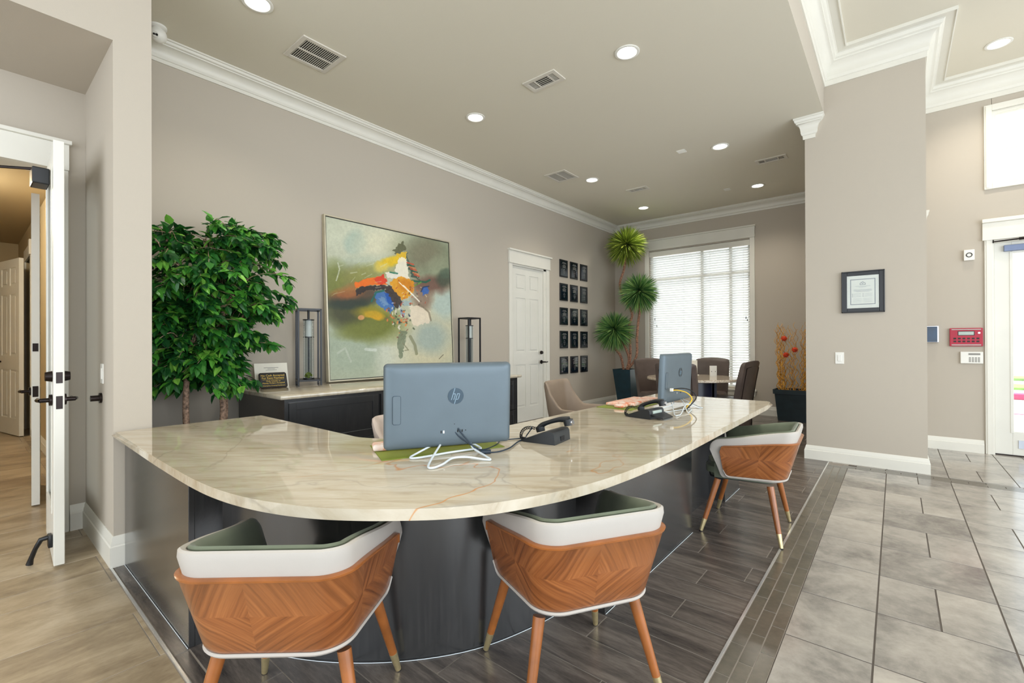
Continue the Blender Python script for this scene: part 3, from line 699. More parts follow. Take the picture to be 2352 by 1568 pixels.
# left straight panel, recess return, curved front, boxes
MB().box(-3.258, -2.163, .583, .605, 0, H0, .002).build('front_panel', 'espresso', desk, world=True)
MB().box(-2.185, -2.163, .605, .72, 0, H0).build('return_panel', 'espresso', desk, world=True)
arc = sm([(-2.185, .70), (-1.95, .755), (-1.69, .883), (-1.46, 1.07), (-1.285, 1.305), (-1.19, 1.582), (-1.15, 1.84)])
arcin = [(x-.0, y) for x, y in arc]
pts = [Vector((x, y)) for x, y in arc]; inn = []
for i, p in enumerate(pts):
    d = (pts[min(i+1, len(pts)-1)]-pts[max(i-1, 0)]).normalized(); inn.append((p.x-d.y*.022, p.y+d.x*.022))
MB().prism(arc+inn[::-1], 0, H0).build('curved_panel', 'espresso', desk, smooth=25, world=True)
MB().box(-1.60, -1.0, 1.84, 2.98, 0, H0, .002).build('pedestal', 'espresso', desk, world=True)
MB().box(-1.14, -1.118, 2.98, 3.715, 0, H0).build('recess_panel', 'espresso', desk, world=True)
MB().box(-1.60, -1.0, 3.715, 4.12, 0, H0, .002).build('end_pedestal', 'espresso', desk, world=True)
MB().box(-3.258, -2.3, 1.22, 1.24, 0, H0).build('back_panel', 'espresso', desk, world=True)
tag(MB().tube([(x-.0, y-.004, .002) for x, y in [(-2.16, .60)]]+[(p[0]+.003, p[1]-.004, .002) for p in arc], .0015, 6).build('caulk_line', 'wire', desk, world=True), '', '') if False else None
MB().tube([(p[0]+.004, p[1]-.005, .003) for p in arc], .0015, 6).build('caulk_line', 'wire', desk, world=True, label='thin white caulk line at the foot')
for q in ([(-.996, 1.84, .003), (-.996, 2.98, .003)], [(-3.25, .58, .003), (-2.163, .58, .003)], [(-.996, 3.715, .003), (-.996, 4.12, .003)]): MB().tube(q, .0015, 6).build('caulk_line', 'wire', desk, world=True, label='thin white caulk line at the foot')

# ------------------------------------------------------------------ credenza on the long wall
cr = thing('credenza', 'espresso wood credenza with recessed drawer fronts against the long wall', 'credenza', (-3.9, 2.9, 0))
MB().box(XL+.02, -3.50, 1.54, 4.27, .09, .795, .002).build('cabinet_body', 'espresso', cr, world=True)
MB().box(XL+.02, -3.56, 1.58, 4.23, 0, .09).build('plinth', 'espresso', cr, world=True)
MB().box(-3.50, -3.478, 1.54, 4.27, .772, .795).box(-3.50, -3.478, 1.54, 1.57, .09, .772).box(-3.50, -3.478, 4.24, 4.27, .09, .772).build('face_frame', 'espresso', cr, world=True)
ys = [1.572, 2.345, 2.375, 3.10, 3.13, 3.66, 3.69, 4.238]
for k in range(0, 8, 2):
    for z0, z1 in ((.425, .766), (.10, .415)):
        mb = MB(); a, b = ys[k], ys[k+1]; w_ = .055
        mb.box(-3.50, -3.480, a, b, z0, z1).box(-3.482, -3.472, a, a+w_, z0, z1, .002).box(-3.482, -3.472, b-w_, b, z0, z1, .002).box(-3.482, -3.472, a+w_, b-w_, z0, z0+w_, .002).box(-3.482, -3.472, a+w_, b-w_, z1-w_, z1, .002)
        mb.build('drawer', 'espresso', cr, world=True)
tag(MB().box(XL+.004, -3.445, 1.50, 4.32, .796, .83, .010).build('credenza_countertop', 'granite', smooth=50), 'narrow cream granite top on the credenza under the painting', 'countertop')
ZK = .83

# ------------------------------------------------------------------ painting
def painting():
    S = 400; rs_ = np.random.RandomState(4)
    TL, TR, BL, BR = (90, 92), (1078, 298), (135, 1408), (1143, 1354)
    A = []; B = []
    for (s, t), (X, Y) in zip(((0, 1), (1, 1), (0, 0), (1, 0)), (TL, TR, BL, BR)):
        A += [[s, t, 1, 0, 0, 0, -s*X, -t*X], [0, 0, 0, s, t, 1, -s*Y, -t*Y]]; B += [X, Y]
    h = np.linalg.solve(np.array(A, float), np.array(B, float))
    s, t = np.meshgrid(np.linspace(0, 1, S), np.linspace(0, 1, S)); w = h[6]*s+h[7]*t+1
    X = (h[0]*s+h[1]*t+h[2])/w; Y = (h[3]*s+h[4]*t+h[5])/w
    def vn(n):
        g = rs_.rand(n+1, n+1); xi = s*n; yi = t*n; x0 = np.minimum(xi.astype(int), n-1); y0 = np.minimum(yi.astype(int), n-1); fx = xi-x0; fy = yi-y0
        fx = fx*fx*(3-2*fx); fy = fy*fy*(3-2*fy)
        return (g[y0, x0]*(1-fx)+g[y0, x0+1]*fx)*(1-fy)+(g[y0+1, x0]*(1-fx)+g[y0+1, x0+1]*fx)*fy
    fb = lambda: vn(6)*.5+vn(14)*.25+vn(34)*.15+vn(70)*.1
    n1, n2 = fb(), fb(); n3 = (vn(150)*.5+vn(60)*.5)
    h1, h2 = vn(90), vn(90)
    C = np.zeros((S, S, 3)); C[:] = (176, 180, 158)
    def blend(mask, col):
        m = np.clip(mask, 0, 1)[..., None]; C[:] = C*(1-m)+np.array(col, float)*m
    def ell(cx, cy, rx, ry, col, a=1, rot=0, soft=.5, wob=60):
        dx = X-cx+(n1-.5)*wob; dy = Y-cy+(n2-.5)*wob; c, s_ = math.cos(math.radians(rot)), math.sin(math.radians(rot))
        u, v = (dx*c+dy*s_)/rx, (-dx*s_+dy*c)/ry; d = np.sqrt(u*u+v*v); blend(a*np.clip((1-d)/soft+.5, 0, 1), col)
    def poly(P, col, a=1, wob=14, tex=.15):
        x = X+(n1-.5)*wob*2+(h1-.5)*16; y = Y+(n2-.5)*wob*2+(h2-.5)*16; ins = np.zeros(X.shape, bool); n = len(P)
        for i in range(n):
            (x1, y1), (x2, y2) = P[i], P[(i+1) % n]
            c = ((y1 > y) != (y2 > y)) & (x < (x2-x1)*(y-y1)/((y2-y1)+1e-9)+x1); ins ^= c
        blend(ins*(a-tex*n3), col)
    def stroke(P, wd, col, a=1, wob=6):
        x = X+(n1-.5)*wob*2; y = Y+(n2-.5)*wob*2; D = np.full(X.shape, 1e9)
        for (x1, y1), (x2, y2) in zip(P[:-1], P[1:]):
            L = (x2-x1)**2+(y2-y1)**2; q = np.clip(((x-x1)*(x2-x1)+(y-y1)*(y2-y1))/L, 0, 1); D = np.minimum(D, np.hypot(x-x1-q*(x2-x1), y-y1-q*(y2-y1)))
        blend(a*np.clip((wd-D)/2+.5, 0, 1)*(.75+.25*n3), col)
    # grounds
    ell(350, 250, 420, 180, (196, 200, 178), .8, 10, .9); ell(330, 300, 90, 90, (150, 172, 160), .6); ell(560, 330, 200, 160, (208, 204, 176), .7, 0, .9)
    ell(930, 420, 300, 220, (122, 130, 104), .85, 10, .8); ell(880, 380, 140, 110, (112, 104, 84), .6, 0, .9); ell(1000, 470, 90, 80, (140, 146, 120), .6)
    ell(330, 470, 260, 70, (170, 180, 160), .7, -8, .8); ell(330, 1150, 330, 260, (150, 164, 146), .8, 0, .8); ell(640, 1180, 130, 240, (196, 200, 184), .8, 0, .8)
    ell(960, 1100, 260, 300, (196, 190, 160), .85, 0, .8); ell(950, 1070, 150, 120, (140, 160, 158), .7, 0, .9); ell(1060, 800, 100, 110, (166, 184, 178), .8, 0, .8)
    ell(280, 720, 220, 200, (104, 104, 62), .85, 0, .8); ell(160, 600, 90, 150, (110, 118, 52), .8, 0, .8); ell(420, 560, 200, 80, (132, 132, 62), .7, -12, .8)
    ell(430, 930, 280, 150, (98, 106, 34), .9, 15, .7); ell(250, 850, 150, 110, (58, 60, 44), .8, 0, .9); ell(380, 1010, 200, 70, (110, 116, 52), .7, -5, .8)
    ell(360, 740, 230, 60, (72, 52, 42), .8, -6, .7); ell(300, 790, 190, 40, (36, 52, 44), .8, -4, .8); ell(300, 690, 150, 50, (168, 96, 46), .7, -14, .8)
    ell(480, 890, 80, 36, (214, 158, 22), .95, 14, .5); ell(450, 860, 120, 46, (160, 140, 30), .6, 5, .9); ell(380, 900, 26, 20, (196, 142, 92), .95, 0, .3, 8)
    ell(930, 640, 150, 70, (104, 72, 62), .85, 0, .8); ell(1040, 590, 70, 60, (70, 78, 64), .9, -30, .7); ell(1060, 540, 50, 40, (80, 96, 80), .7); ell(870, 760, 90, 80, (128, 104, 88), .8, 40, .8)
    # figure
    poly([(622, 355), (712, 275), (745, 345), (655, 392)], (88, 90, 64)); poly([(655, 385), (735, 360), (742, 440), (610, 470)], (212, 172, 40))
    ell(610, 450, 110, 44, (216, 180, 30), .95, -20, .6, 90); ell(545, 505, 60, 44, (206, 186, 90), .8, -10, .7, 90)
    poly([(690, 410), (755, 420), (760, 560), (790, 620), (700, 580), (640, 520)], (226, 220, 200)); poly([(560, 545), (680, 530), (690, 600), (600, 580)], (222, 218, 206))
    poly([(740, 370), (770, 460), (850, 590), (790, 570), (745, 460)], (48, 68, 58), .9); 
    for k in range(7): stroke([(745+k*10, 455+k*16), (800+k*8, 470+k*16)], 5, ((196, 70, 44), (36, 78, 58), (206, 120, 70))[k % 3], .95)
    stroke([(790, 600), (900, 615), (930, 600)], 8, (24, 86, 66)); stroke([(610, 535), (670, 545)], 6, (30, 110, 84)); stroke([(780, 655), (860, 615)], 6, (90, 140, 60))
    poly([(320, 625), (430, 590), (545, 570), (590, 640), (470, 640), (340, 668)], (232, 104, 16), .95); poly([(470, 600), (560, 560), (600, 620), (540, 640)], (206, 56, 28))
    poly([(340, 660), (550, 640), (570, 680), (440, 690), (340, 720)], (40, 34, 34)); poly([(550, 640), (620, 650), (680, 720), (720, 790), (660, 830), (600, 740)], (52, 42, 40))
    poly([(610, 620), (700, 560), (800, 600), (800, 700), (710, 760), (640, 690)], (212, 146, 26)); ell(740, 640, 60, 50, (196, 120, 20), .8, 0, .6, 30)
    poly([(480, 700), (570, 695), (650, 820), (610, 870), (520, 800)], (62, 108, 170)); poly([(560, 695), (600, 720), (650, 820), (600, 790)], (20, 78, 160)); poly([(520, 740), (560, 745), (600, 800), (570, 810)], (110, 142, 176), .9)
    stroke([(465, 770), (500, 700), (560, 685)], 8, (24, 96, 84)); poly([(865, 665), (920, 645), (925, 700), (870, 720)], (52, 96, 168)); stroke([(862, 690), (880, 655), (925, 648)], 5, (24, 50, 90))
    poly([(700, 770), (780, 760), (770, 800), (720, 810)], (150, 168, 170)); poly([(680, 800), (740, 880), (720, 910), (690, 870)], (132, 148, 168))
    poly([(775, 800), (850, 810), (940, 860), (945, 950), (800, 975), (770, 900)], (220, 206, 184), .95); stroke([(850, 790), (930, 860), (950, 930)], 7, (120, 110, 90), .8)
    stroke([(685, 615), (850, 775)], 3, (240, 236, 224)); stroke([(720, 640), (800, 720), (850, 770)], 3, (236, 230, 214))
    rr = random.Random(3)
    for k in range(70):
        x = rr.gauss(690, 52); y = rr.gauss(900, 55); c = rr.choice([(196, 70, 44), (44, 54, 72), (214, 206, 190), (120, 80, 70), (60, 74, 50), (216, 120, 60)]); a_ = rr.uniform(0, 3.1); L = rr.uniform(5, 17)
        stroke([(x, y), (x+L*math.cos(a_), y+L*math.sin(a_))], rr.uniform(3, 7), c, .9)
    for k in range(30):
        x = rr.gauss(790, 60); y = rr.gauss(700, 50); stroke([(x, y), (x+rr.uniform(-14, 14), y+rr.uniform(4, 16))], rr.uniform(2, 5), rr.choice([(196, 90, 50), (70, 56, 52), (214, 196, 160), (170, 70, 50)]), .8)
    poly([(690, 1010), (760, 1020), (740, 1100), (720, 1240), (700, 1230), (680, 1110)], (104, 116, 92), .85); stroke([(780, 1060), (820, 1130), (835, 1200)], 12, (120, 122, 92), .8); stroke([(720, 1110), (770, 1170), (740, 1170)], 4, (126, 126, 100))
    stroke([(180, 600), (205, 510), (190, 460)], 5, (196, 200, 180), .8); stroke([(1025, 1245), (1060, 1210)], 3, (90, 84, 70)); stroke([(420, 1160), (500, 1165)], 12, (214, 220, 214), .6); stroke([(190, 1190), (250, 1150), (300, 1260)], 8, (190, 196, 184), .5)
    for k in range(14):
        x, y = rr.uniform(120, 560), rr.uniform(480, 820); stroke([(x, y), (x+rr.uniform(30, 90), y-rr.uniform(5, 40))], rr.uniform(2, 5), rr.choice([(196, 200, 180), (150, 160, 96), (214, 214, 200)]), .45)
    C[:] = C*(.95+.10*n3[..., None]); C[:] = np.clip(C, 0, 255)
    c = C/255; c = np.where(c <= .04045, c/12.92, ((c+.055)/1.055)**2.4)
    return S, c
PH, PW, PY0 = 1.655, 1.665, 2.298
pa = thing('painting', 'large square abstract painting with orange, yellow and blue strokes leaning on the credenza', 'painting', (-4.235, PY0, ZK+.005))
tilt = math.atan2(.085, PH); PM = Matrix.Rotation(-tilt, 4, 'Y')
S, cc = painting()
V = []; Fc = []
for j in range(S):
    for i in range(S): V.append(tuple(PM @ Vector((-.006, .02+i/(S-1)*(PW-.04), .02+j/(S-1)*(PH-.04)))))
for j in range(S-1):
    for i in range(S-1): a = j*S+i; Fc.append((a, a+1, a+S+1, a+S))
V += [tuple(PM @ Vector((-.03, .02+(PW-.04)*a, .02+(PH-.04)*b))) for a, b in ((0, 0), (1, 0), (1, 1), (0, 1))]; n_ = S*S
Fc += [(n_, n_+3, n_+2, n_+1), (n_, n_+1, S-1, 0), (n_+1, n_+2, S*S-1, S-1), (n_+2, n_+3, S*(S-1), S*S-1), (n_+3, n_, 0, S*(S-1))]
me = bpy.data.meshes.new('canvas'); me.from_pydata(V, [], Fc); at = me.color_attributes.new('paint', 'FLOAT_COLOR', 'POINT')
arr = np.ones((len(V), 4)); arr[:S*S, :3] = cc.reshape(-1, 3); at.data.foreach_set('color', arr.ravel())
pm = bpy.data.materials.new('oil_paint'); pm.use_nodes = True; t = NT(pm); a = t.attr('paint'); t.link(a.outputs['Color'], t.b.inputs['Base Color']); t.b.inputs['Roughness'].default_value = .5; t.bump(t.noise(t.coord(), 60, 4), .25, .003)
link('canvas', me, pm, pa)
fr = MB()
for a in ((0, .014, 0, PH), (PW-.014, PW, 0, PH)): fr.box(-.045, .004, a[0], a[1], a[2], a[3], .001)
fr.box(-.045, .004, .014, PW-.014, 0, .014, .001).box(-.045, .004, .014, PW-.014, PH-.014, PH, .001); fr.xf(PM).build('frame', 'silver', pa)
fl = MB().box(-.012, -.004, .0145, .0215, .014, PH-.014).box(-.012, -.004, PW-.0215, PW-.0145, .014, PH-.014).box(-.012, -.004, .0145, PW-.0145, .014, .021).box(-.012, -.004, .0145, PW-.0145, PH-.021, PH-.0142); fl.xf(PM).build('float_gap', 'black', pa)

# ------------------------------------------------------------------ lanterns
def lantern(loc, rz, label):
    t_ = thing('lantern', label, 'lantern', loc, rz, 'open black frame lanterns'); s = .095; h = .70; b = .008
    mb = MB()
    for x in (-s, s):
        for y in (-s, s): mb.box(x-b, x+b, y-b, y+b, 0, h, .001)
    for z in (.045, h-b):
        for q in (-s, s): mb.box(-s, s, q-b, q+b, z-b, z+b).box(q-b, q+b, -s, s, z-b, z+b)
    mb.box(-s, s, -s, s, .040, .052)
    mb.build('frame', 'black', t_)
    MB().loft([[Vector((r*math.cos(2*PI*k/28), r*math.sin(2*PI*k/28), z)) for k in range(28)] for r, z in ((.046, .06), (.046, .60), (.043, .60), (.043, .06))], closed=True).build('glass_cylinder', 'frost', t_, smooth=40)
    for z, r in ((.60, .05), (.44, .048), (.058, .05)): MB().cyl((0, 0, z-.004), (0, 0, z+.004), r).build('cap_ring', 'black', t_, smooth=40)
    MB().cyl((0, 0, .60), (0, 0, .692), .010).build('hanger_rod', 'black', t_, smooth=40)
    MB().cyl((0, 0, .445), (0, 0, .595), .032).build('candle', 'candle', t_, smooth=40)
    MB().cyl((0, 0, .06), (0, 0, .44), .006).build('rod', 'black', t_, smooth=40)
    rnd = random.Random(2); mb = MB()
    for k in range(26): a = rnd.uniform(0, 6.28); r = rnd.uniform(0, .034); mb.ico((r*math.cos(a), r*math.sin(a), .066+rnd.uniform(0, .045)), rnd.uniform(.008, .014), 1)
    mb.build('moss', 'moss', t_)
    for a in (0.6, 2.2, 3.8, 5.4):
        mb = MB()
        for k in range(40): mb.ico((.052*math.cos(a), .052*math.sin(a), .07+k*.0132), .0042, 1)
        mb.build('bead_string', 'candle', t_)
lantern((-4.185, 2.075, ZK), math.radians(-20), 'black open frame lantern left of the painting, beside the small sign')
lantern((-4.15, 4.14, ZK), math.radians(-5), 'black open frame lantern right of the painting, half behind the monitor')

# ------------------------------------------------------------------ small signs on credenza
t_ = thing('notice_card', 'cream printed card standing behind the black sign on the credenza', 'card', (-4.20, 1.76, ZK))
mx = Matrix.Translation((0, 0, 0)) @ rotz(math.radians(-6)) @ Matrix.Rotation(math.radians(-14), 4, 'Y')
MB().box(-.004, 0, -.135, .135, .0, .215, .0, mx).build('card', 'paper', t_)
mb = MB().box(0, .0008, -.06, .06, .172, .176, 0, mx).box(0, .0008, -.03, .03, .162, .165, 0, mx).box(0, .0008, -.045, .045, .152, .155, 0, mx); mb.build('print', 'greyink', t_)
t_ = thing('payment_sign', 'small black plaque with gold lettering about rent payment on the credenza', 'sign', (-4.105, 1.735, ZK))
mx = rotz(math.radians(-6)) @ Matrix.Rotation(math.radians(-24), 4, 'Y')
def rrect(w, h, r, n=6):
    P = []
    for cx, cy, a0 in ((w/2-r, h/2-r, 0), (-w/2+r, h/2-r, 90), (-w/2+r, -h/2+r, 180), (w/2-r, -h/2+r, 270)):
        for k in range(n+1): a = math.radians(a0+90*k/n); P.append((cx+r*math.cos(a), cy+r*math.sin(a)))
    return P
YZ = Matrix(((0, 0, 1, 0), (1, 0, 0, 0), (0, 1, 0, 0), (0, 0, 0, 1)))   # local (x,y,z) -> world (z,x,y): draws in the yz plane facing +x
C0 = mx @ Matrix.Translation((0, 0, .072))
MB().prism(rrect(.222, .140, .018), -.006, 0, 0, C0 @ YZ).build('plate', 'bronze', t_)
MB().prism(rrect(.206, .124, .012), 0, .001, 0, C0 @ YZ).build('panel', 'blackplastic', t_)
parts = []
for txt, sz, yy in (('No Cash Accepted', .0245, .043), ('For Rent Payment', .0245, .020), ('Only Checks or', .018, -.008), ('Money Orders Accepted', .0175, -.026), ('Champions Crossing Residences', .0135, -.049)):
    me = text_mesh(txt, sz, .0005); me.transform(C0 @ YZ @ Matrix.Translation((0, yy, .0016))); parts.append(me)
bm = bmesh.new()
for me in parts: bm.from_mesh(me)
me = bpy.data.meshes.new('lettering'); bm.to_mesh(me); bm.free(); link('lettering', me, 'gold', t_)
MB().box(-.085, .085, .0045, .006, .001, .002, 0, C0 @ YZ).build('rule', 'gold', t_)

# ------------------------------------------------------------------ monitors
def monitor(loc, rz, label):
    t_ = thing('computer_monitor', label, 'computer', loc, rz, 'all-in-one computers on the desk'); W_, Hh = .555, .362
    XZ = Matrix(((1, 0, 0, 0), (0, 0, 1, 0), (0, 1, 0, 0), (0, 0, 0, 1)))   # (x,y,z)->(x,z,y)
    P = rrect(W_, Hh, .018); B0 = Matrix.Translation((0, 0, .03+Hh/2)); tl = Matrix.Rotation(math.radians(3), 4, 'X')
    MX = B0 @ tl @ XZ
    MB().loft([[MX @ Vector((x*s, y*s, z)) for x, y in P] for s, z in ((1, .012), (1, .004), (.996, -.006), (.985, -.013), (.965, -.019), (.93, -.0235), (.88, -.0262), (.80, -.0278), (.70, -.028))]).build('housing', 'steelblue', t_, smooth=35)
    MB().prism(rrect(W_-.02, Hh-.02, .01), .0121, .0128, 0, MX).build('screen', 'blackplastic', t_)
    MB().prism(rrect(.030, .115, .007), -.0279, -.02, 0, MX @ Matrix.Translation((-.228, -.01, 0))).build('drive_bay', 'steelblue', t_)
    # thin outline of the bay
    q = [MX @ Vector((x-.228, y-.01, -.0278)) for x, y in rrect(.034, .119, .008)]; MB().tube(q, .0009, 5, closed=True).build('bay_outline', 'logodark', t_)
    lz = -.0281
    disc = MB().cyl(MX @ Vector((.02, .04, lz+.002)), MX @ Vector((.02, .04, lz-.0015)), .0345, n=48).build('logo_disc', 'logodark', t_, smooth=40)
    mb = MB(); LM = MX @ Matrix.Translation((.02, .04, lz-.0015)) @ Matrix(((1, math.tan(math.radians(17)), 0, 0), (0, 1, 0, 0), (0, 0, 1, 0), (0, 0, 0, 1)))
    for a in ((-.0165, -.0125, -.016, .034), (-.006, -.002, -.016, .008), (-.0125, -.004, .008, .0115), (.002, .006, -.034, .0115), (.006, .0145, .008, .0115), (.0125, .0165, -.013, .0085), (.006, .0145, -.016, -.0125)):
        mb.box(a[0], a[1], a[2], a[3], -.0012, 0, 0, LM)
    mb.build('logo_letters', 'logolight', disc)
    for x in (-.042, .030, .040, .050): MB().box(x-.0025, x+.0025, -.118, -.107, -.0285, -.020, 0, MX).build('port', 'rubber', t_)
    mb = MB(); mb.box(.063, .067, -.113, -.109, -.0285, -.02, 0, MX); mb.build('port', 'rubber', t_)
    MB().box(.014, .017, -.083, -.080, -.0288, -.02, 0, MX).build('security_slot', 'rubber', t_)
    MB().box(-.034, -.028, -.119, -.107, -.0290, -.02, 0, MX).build('port', 'whiteplastic', t_, label='white network socket')
    return t_
m1 = monitor((-1.4925, 1.366, .733), math.radians(59.8), 'blue grey all-in-one computer seen from behind, nearest on the desk')
def wstand(root, pts, r=.0045):
    MB().tube(smoothpts(pts, 7), r, 8).build('wire_stand', 'wire', root, smooth=50, world=True)
zz = .739
wstand(m1, [(-1.53, 1.31, .775), (-1.545, 1.235, .75), (-1.54, 1.19, zz), (-1.51, 1.21, zz), (-1.47, 1.33, zz+.004), (-1.435, 1.44, zz+.004), (-1.425, 1.49, zz), (-1.45, 1.49, .75), (-1.46, 1.44, .775)])
wstand(m1, [(-1.51, 1.33, .775), (-1.42, 1.20, .748), (-1.368, 1.142, zz), (-1.345, 1.15, zz), (-1.35, 1.20, zz+.003), (-1.372, 1.27, zz+.008), (-1.34, 1.32, zz+.008), (-1.28, 1.36, zz), (-1.262, 1.375, zz), (-1.30, 1.39, zz+.004), (-1.40, 1.42, .755), (-1.45, 1.445, .775)])
m2 = monitor((-1.285, 3.478, .733), math.radians(88.5), 'blue grey all-in-one computer seen from behind, at the far end of the desk')
wstand(m2, [(-1.30, 3.42, .77), (-1.20, 3.20, .745), (-1.10, 2.96, zz), (-1.08, 2.965, zz), (-1.09, 3.05, zz), (-1.14, 3.30, zz+.03), (-1.09, 3.40, zz), (-1.07, 3.42, zz), (-1.10, 3.45, zz), (-1.28, 3.60, .77)], .0035)
wstand(m2, [(-1.30, 3.60, .77), (-1.18, 3.35, .775), (-1.085, 3.15, zz), (-1.075, 3.17, zz), (-1.12, 3.30, zz), (-1.2, 3.05, zz), (-1.26, 2.98, zz), (-1.28, 3.02, zz), (-1.24, 3.3, .76), (-1.3, 3.45, .77)], .0035)
# loose cable with connector at the far monitor
t_ = thing('loose_cable', 'yellow and black loose cable curling up behind the far monitor', 'cable', (-1.13, 3.24, .733))
MB().tube(smoothpts([(-1.12, 3.22, .735), (-1.14, 3.30, .75), (-1.13, 3.38, .80), (-1.16, 3.36, .845), (-1.20, 3.30, .865), (-1.23, 3.27, .866)], 6), .004, 8).build('yellow_wire', 'yellowcable', t_, smooth=50, world=True)
MB().tube(smoothpts([(-1.12, 3.20, .735), (-1.13, 3.31, .75), (-1.11, 3.41, .81), (-1.14, 3.39, .86), (-1.18, 3.33, .878), (-1.23, 3.275, .872)], 6), .004, 8).build('black_wire', 'rubber', t_, smooth=50, world=True)
MB().box(-1.245, -1.225, 3.255, 3.28, .858, .880, .002).build('connector', 'whiteplastic', t_, world=True)
# cables from near monitor to phone
t_ = thing('monitor_cable', 'dark blue cable with a ferrite bead running from the near computer to the desk phone', 'cable', (-1.40, 1.45, .733))
MB().tube(smoothpts([(-1.455, 1.38, .842), (-1.43, 1.40, .80), (-1.39, 1.42, .758), (-1.365, 1.435, .743), (-1.33, 1.49, .738), (-1.335, 1.58, .738), (-1.385, 1.70, .738), (-1.40, 1.765, .738), (-1.385, 1.80, .74), (-1.37, 1.83, .738), (-1.30, 1.80, .738)], 6), .0032, 8).build('cord', 'cable', t_, smooth=50, world=True)
MB().cyl((-1.366, 1.427, .7435), (-1.340, 1.462, .743), .009, n=14).build('ferrite_bead', 'cable', t_, smooth=50, world=True)
tag(MB().tube(smoothpts([(-1.475, 1.365, .842), (-1.45, 1.39, .80), (-1.41, 1.45, .75), (-1.405, 1.50, .7375), (-1.43, 1.60, .7375), (-1.47, 1.68, .7375), (-1.44, 1.76, .7375), (-1.42, 1.80, .7375), (-1.43, 1.83, .745), (-1.405, 1.835, .78), (-1.40, 1.83, .79)], 6), .0028, 8).build('network_cable', 'cable', smooth=50), 'thin dark cable looping from the near computer across the green pad', 'cable')

# desk pads
def pad(P, label, z=.7332):
    return tag(MB().prism(P, z, z+.0028, .0009).build('desk_pad', 'green'), label, 'desk pad', 'olive green desk pads')
pad([(-1.882, 1.224), (-1.603, 1.096), (-1.378, 1.60), (-1.657, 1.728)], 'olive green desk pad under the near computer')
pad([(-1.70, 3.01), (-1.42, 3.005), (-1.42, 3.60), (-1.70, 3.60)], 'olive green desk pad by the far computer')
def marble_rest():
    m = bpy.data.materials.new('pink_orange_marbled'); m.use_nodes = True; t = NT(m); n = t.noise(t.coord(), 16, 4, .6, 1)
    t.link(t.ramp(n, [(.35, (236, 222, 212)), (.5, (236, 196, 176)), (.62, (226, 130, 90))]), t.b.inputs['Base Color']); return m
MR = marble_rest()
def blob(x0, x1, y0, y1, z0, z1): return MB().box(x0, x1, y0, y1, z0, z1, min(x1-x0, z1-z0)*.42, None, 4)
k_ = blob(-1.61, -1.48, 3.18, 3.66, .7362, .762); tag(k_.build('keyboard', MR, smooth=60), 'keyboard in a pink and orange marbled cover on the far pad', 'keyboard')
k_ = blob(-1.69, -1.615, 3.13, 3.62, .7362, .758); tag(k_.build('wrist_rest', MR, smooth=60), 'long marbled pink wrist rest along the far keyboard', 'wrist rest')
k_ = MB().box(-.035, .035, -.05, .05, 0, .026, .012, Matrix.Translation((-1.545, 3.095, .7362)), 4); tag(k_.build('computer_mouse', MR, smooth=60), 'marbled orange computer mouse at the near end of the far pad', 'mouse')
k_ = MB().box(-.045, .045, -.23, .23, 0, .028, .012, Matrix.Translation((-1.675, 1.375, .7362)) @ rotz(math.radians(-30.2)), 4)
tag(k_.build('wrist_rest', MR, smooth=60), 'pink and orange marbled wrist rest peeking out left of the near computer', 'wrist rest')

# ------------------------------------------------------------------ phones
def phone(loc, rz, label, wing=False):
    t_ = thing('desk_phone', label, 'telephone', loc, rz, 'black desk phones')
    # local: x toward the visitor side (high back), y along the desk
    prof = [(-.088, .003), (-.088, .010), (-.02, .036), (.045, .058), (.066, .060), (.078, .056), (.084, .046), (.088, .0), (-.06, 0)]
    MB().loft([[Vector((x, y, z)) for x, z in prof] for y in (-.085, -.082, .082, .085)]).build('body', 'blackplastic', t_, smooth=30)
    if wing:
        MB().prism([(.08, -.075), (.15, -.06), (.15, .06), (.08, .075)], .055, .063, .002, Matrix.Rotation(math.radians(18), 4, 'Y')).build('stand', 'blackplastic', t_)
        MB().box(.076, .092, -.05, .05, .020, .050, .003).build('display_back', 'lcd', t_)
    else: MB().box(.0865, .0885, -.02, .02, .008, .03).build('socket', 'rubber', t_)
    h = MB().tube(smoothpts([(-.06, .052, .062), (-.045, .052, .082), (-.005, .052, .112), (.05, .052, .132), (.085, .052, .130)], 5), [.020]+[.017]*8+[.013]*4+[.015]*4+[.019]*3+[.02], 14) if False else None
    sp_ = smoothpts([(-.065, .045, .040), (-.045, .045, .064), (0, .045, .084), (.055, .045, .100), (.10, .045, .101)], 5)
    rr_ = [.018-.007*math.sin(PI*i/(len(sp_)-1)) for i in range(len(sp_))]
    ho_ = MB().tube(sp_, rr_, 14).cyl((-.06, .045, .052), (-.054, .045, .030), .024, .022).cyl((.094, .045, .104), (.100, .045, .074), .025, .022).build('handset', 'blackplastic', t_, smooth=50)
    MB().cyl((.108, .045, .088), (.122, .045, .094), .014, .013).build('earpiece', 'chrome', t_, smooth=50)
    mb = MB(); pts = []
    for i in range(150):
        f = i/149; a = f*2*PI*16; c = Vector((-.075-.05*math.sin(f*PI*1.0), .03-.11*f, .045+.012*math.sin(PI*f*2)-.03*f)); pts.append(c+Vector((.007*math.cos(a), 0, .007*math.sin(a))))
    mb.tube(pts, .002, 6).build('coiled_cord', 'rubber', t_, smooth=60)
    return t_
phone((-1.315, 1.838, .7335), math.radians(8), 'black desk phone with coiled cord next to the near computer')
phone((-1.24, 2.82, .7335), math.radians(-8), 'black desk phone in front of the far computer, tilted on its stand', True)

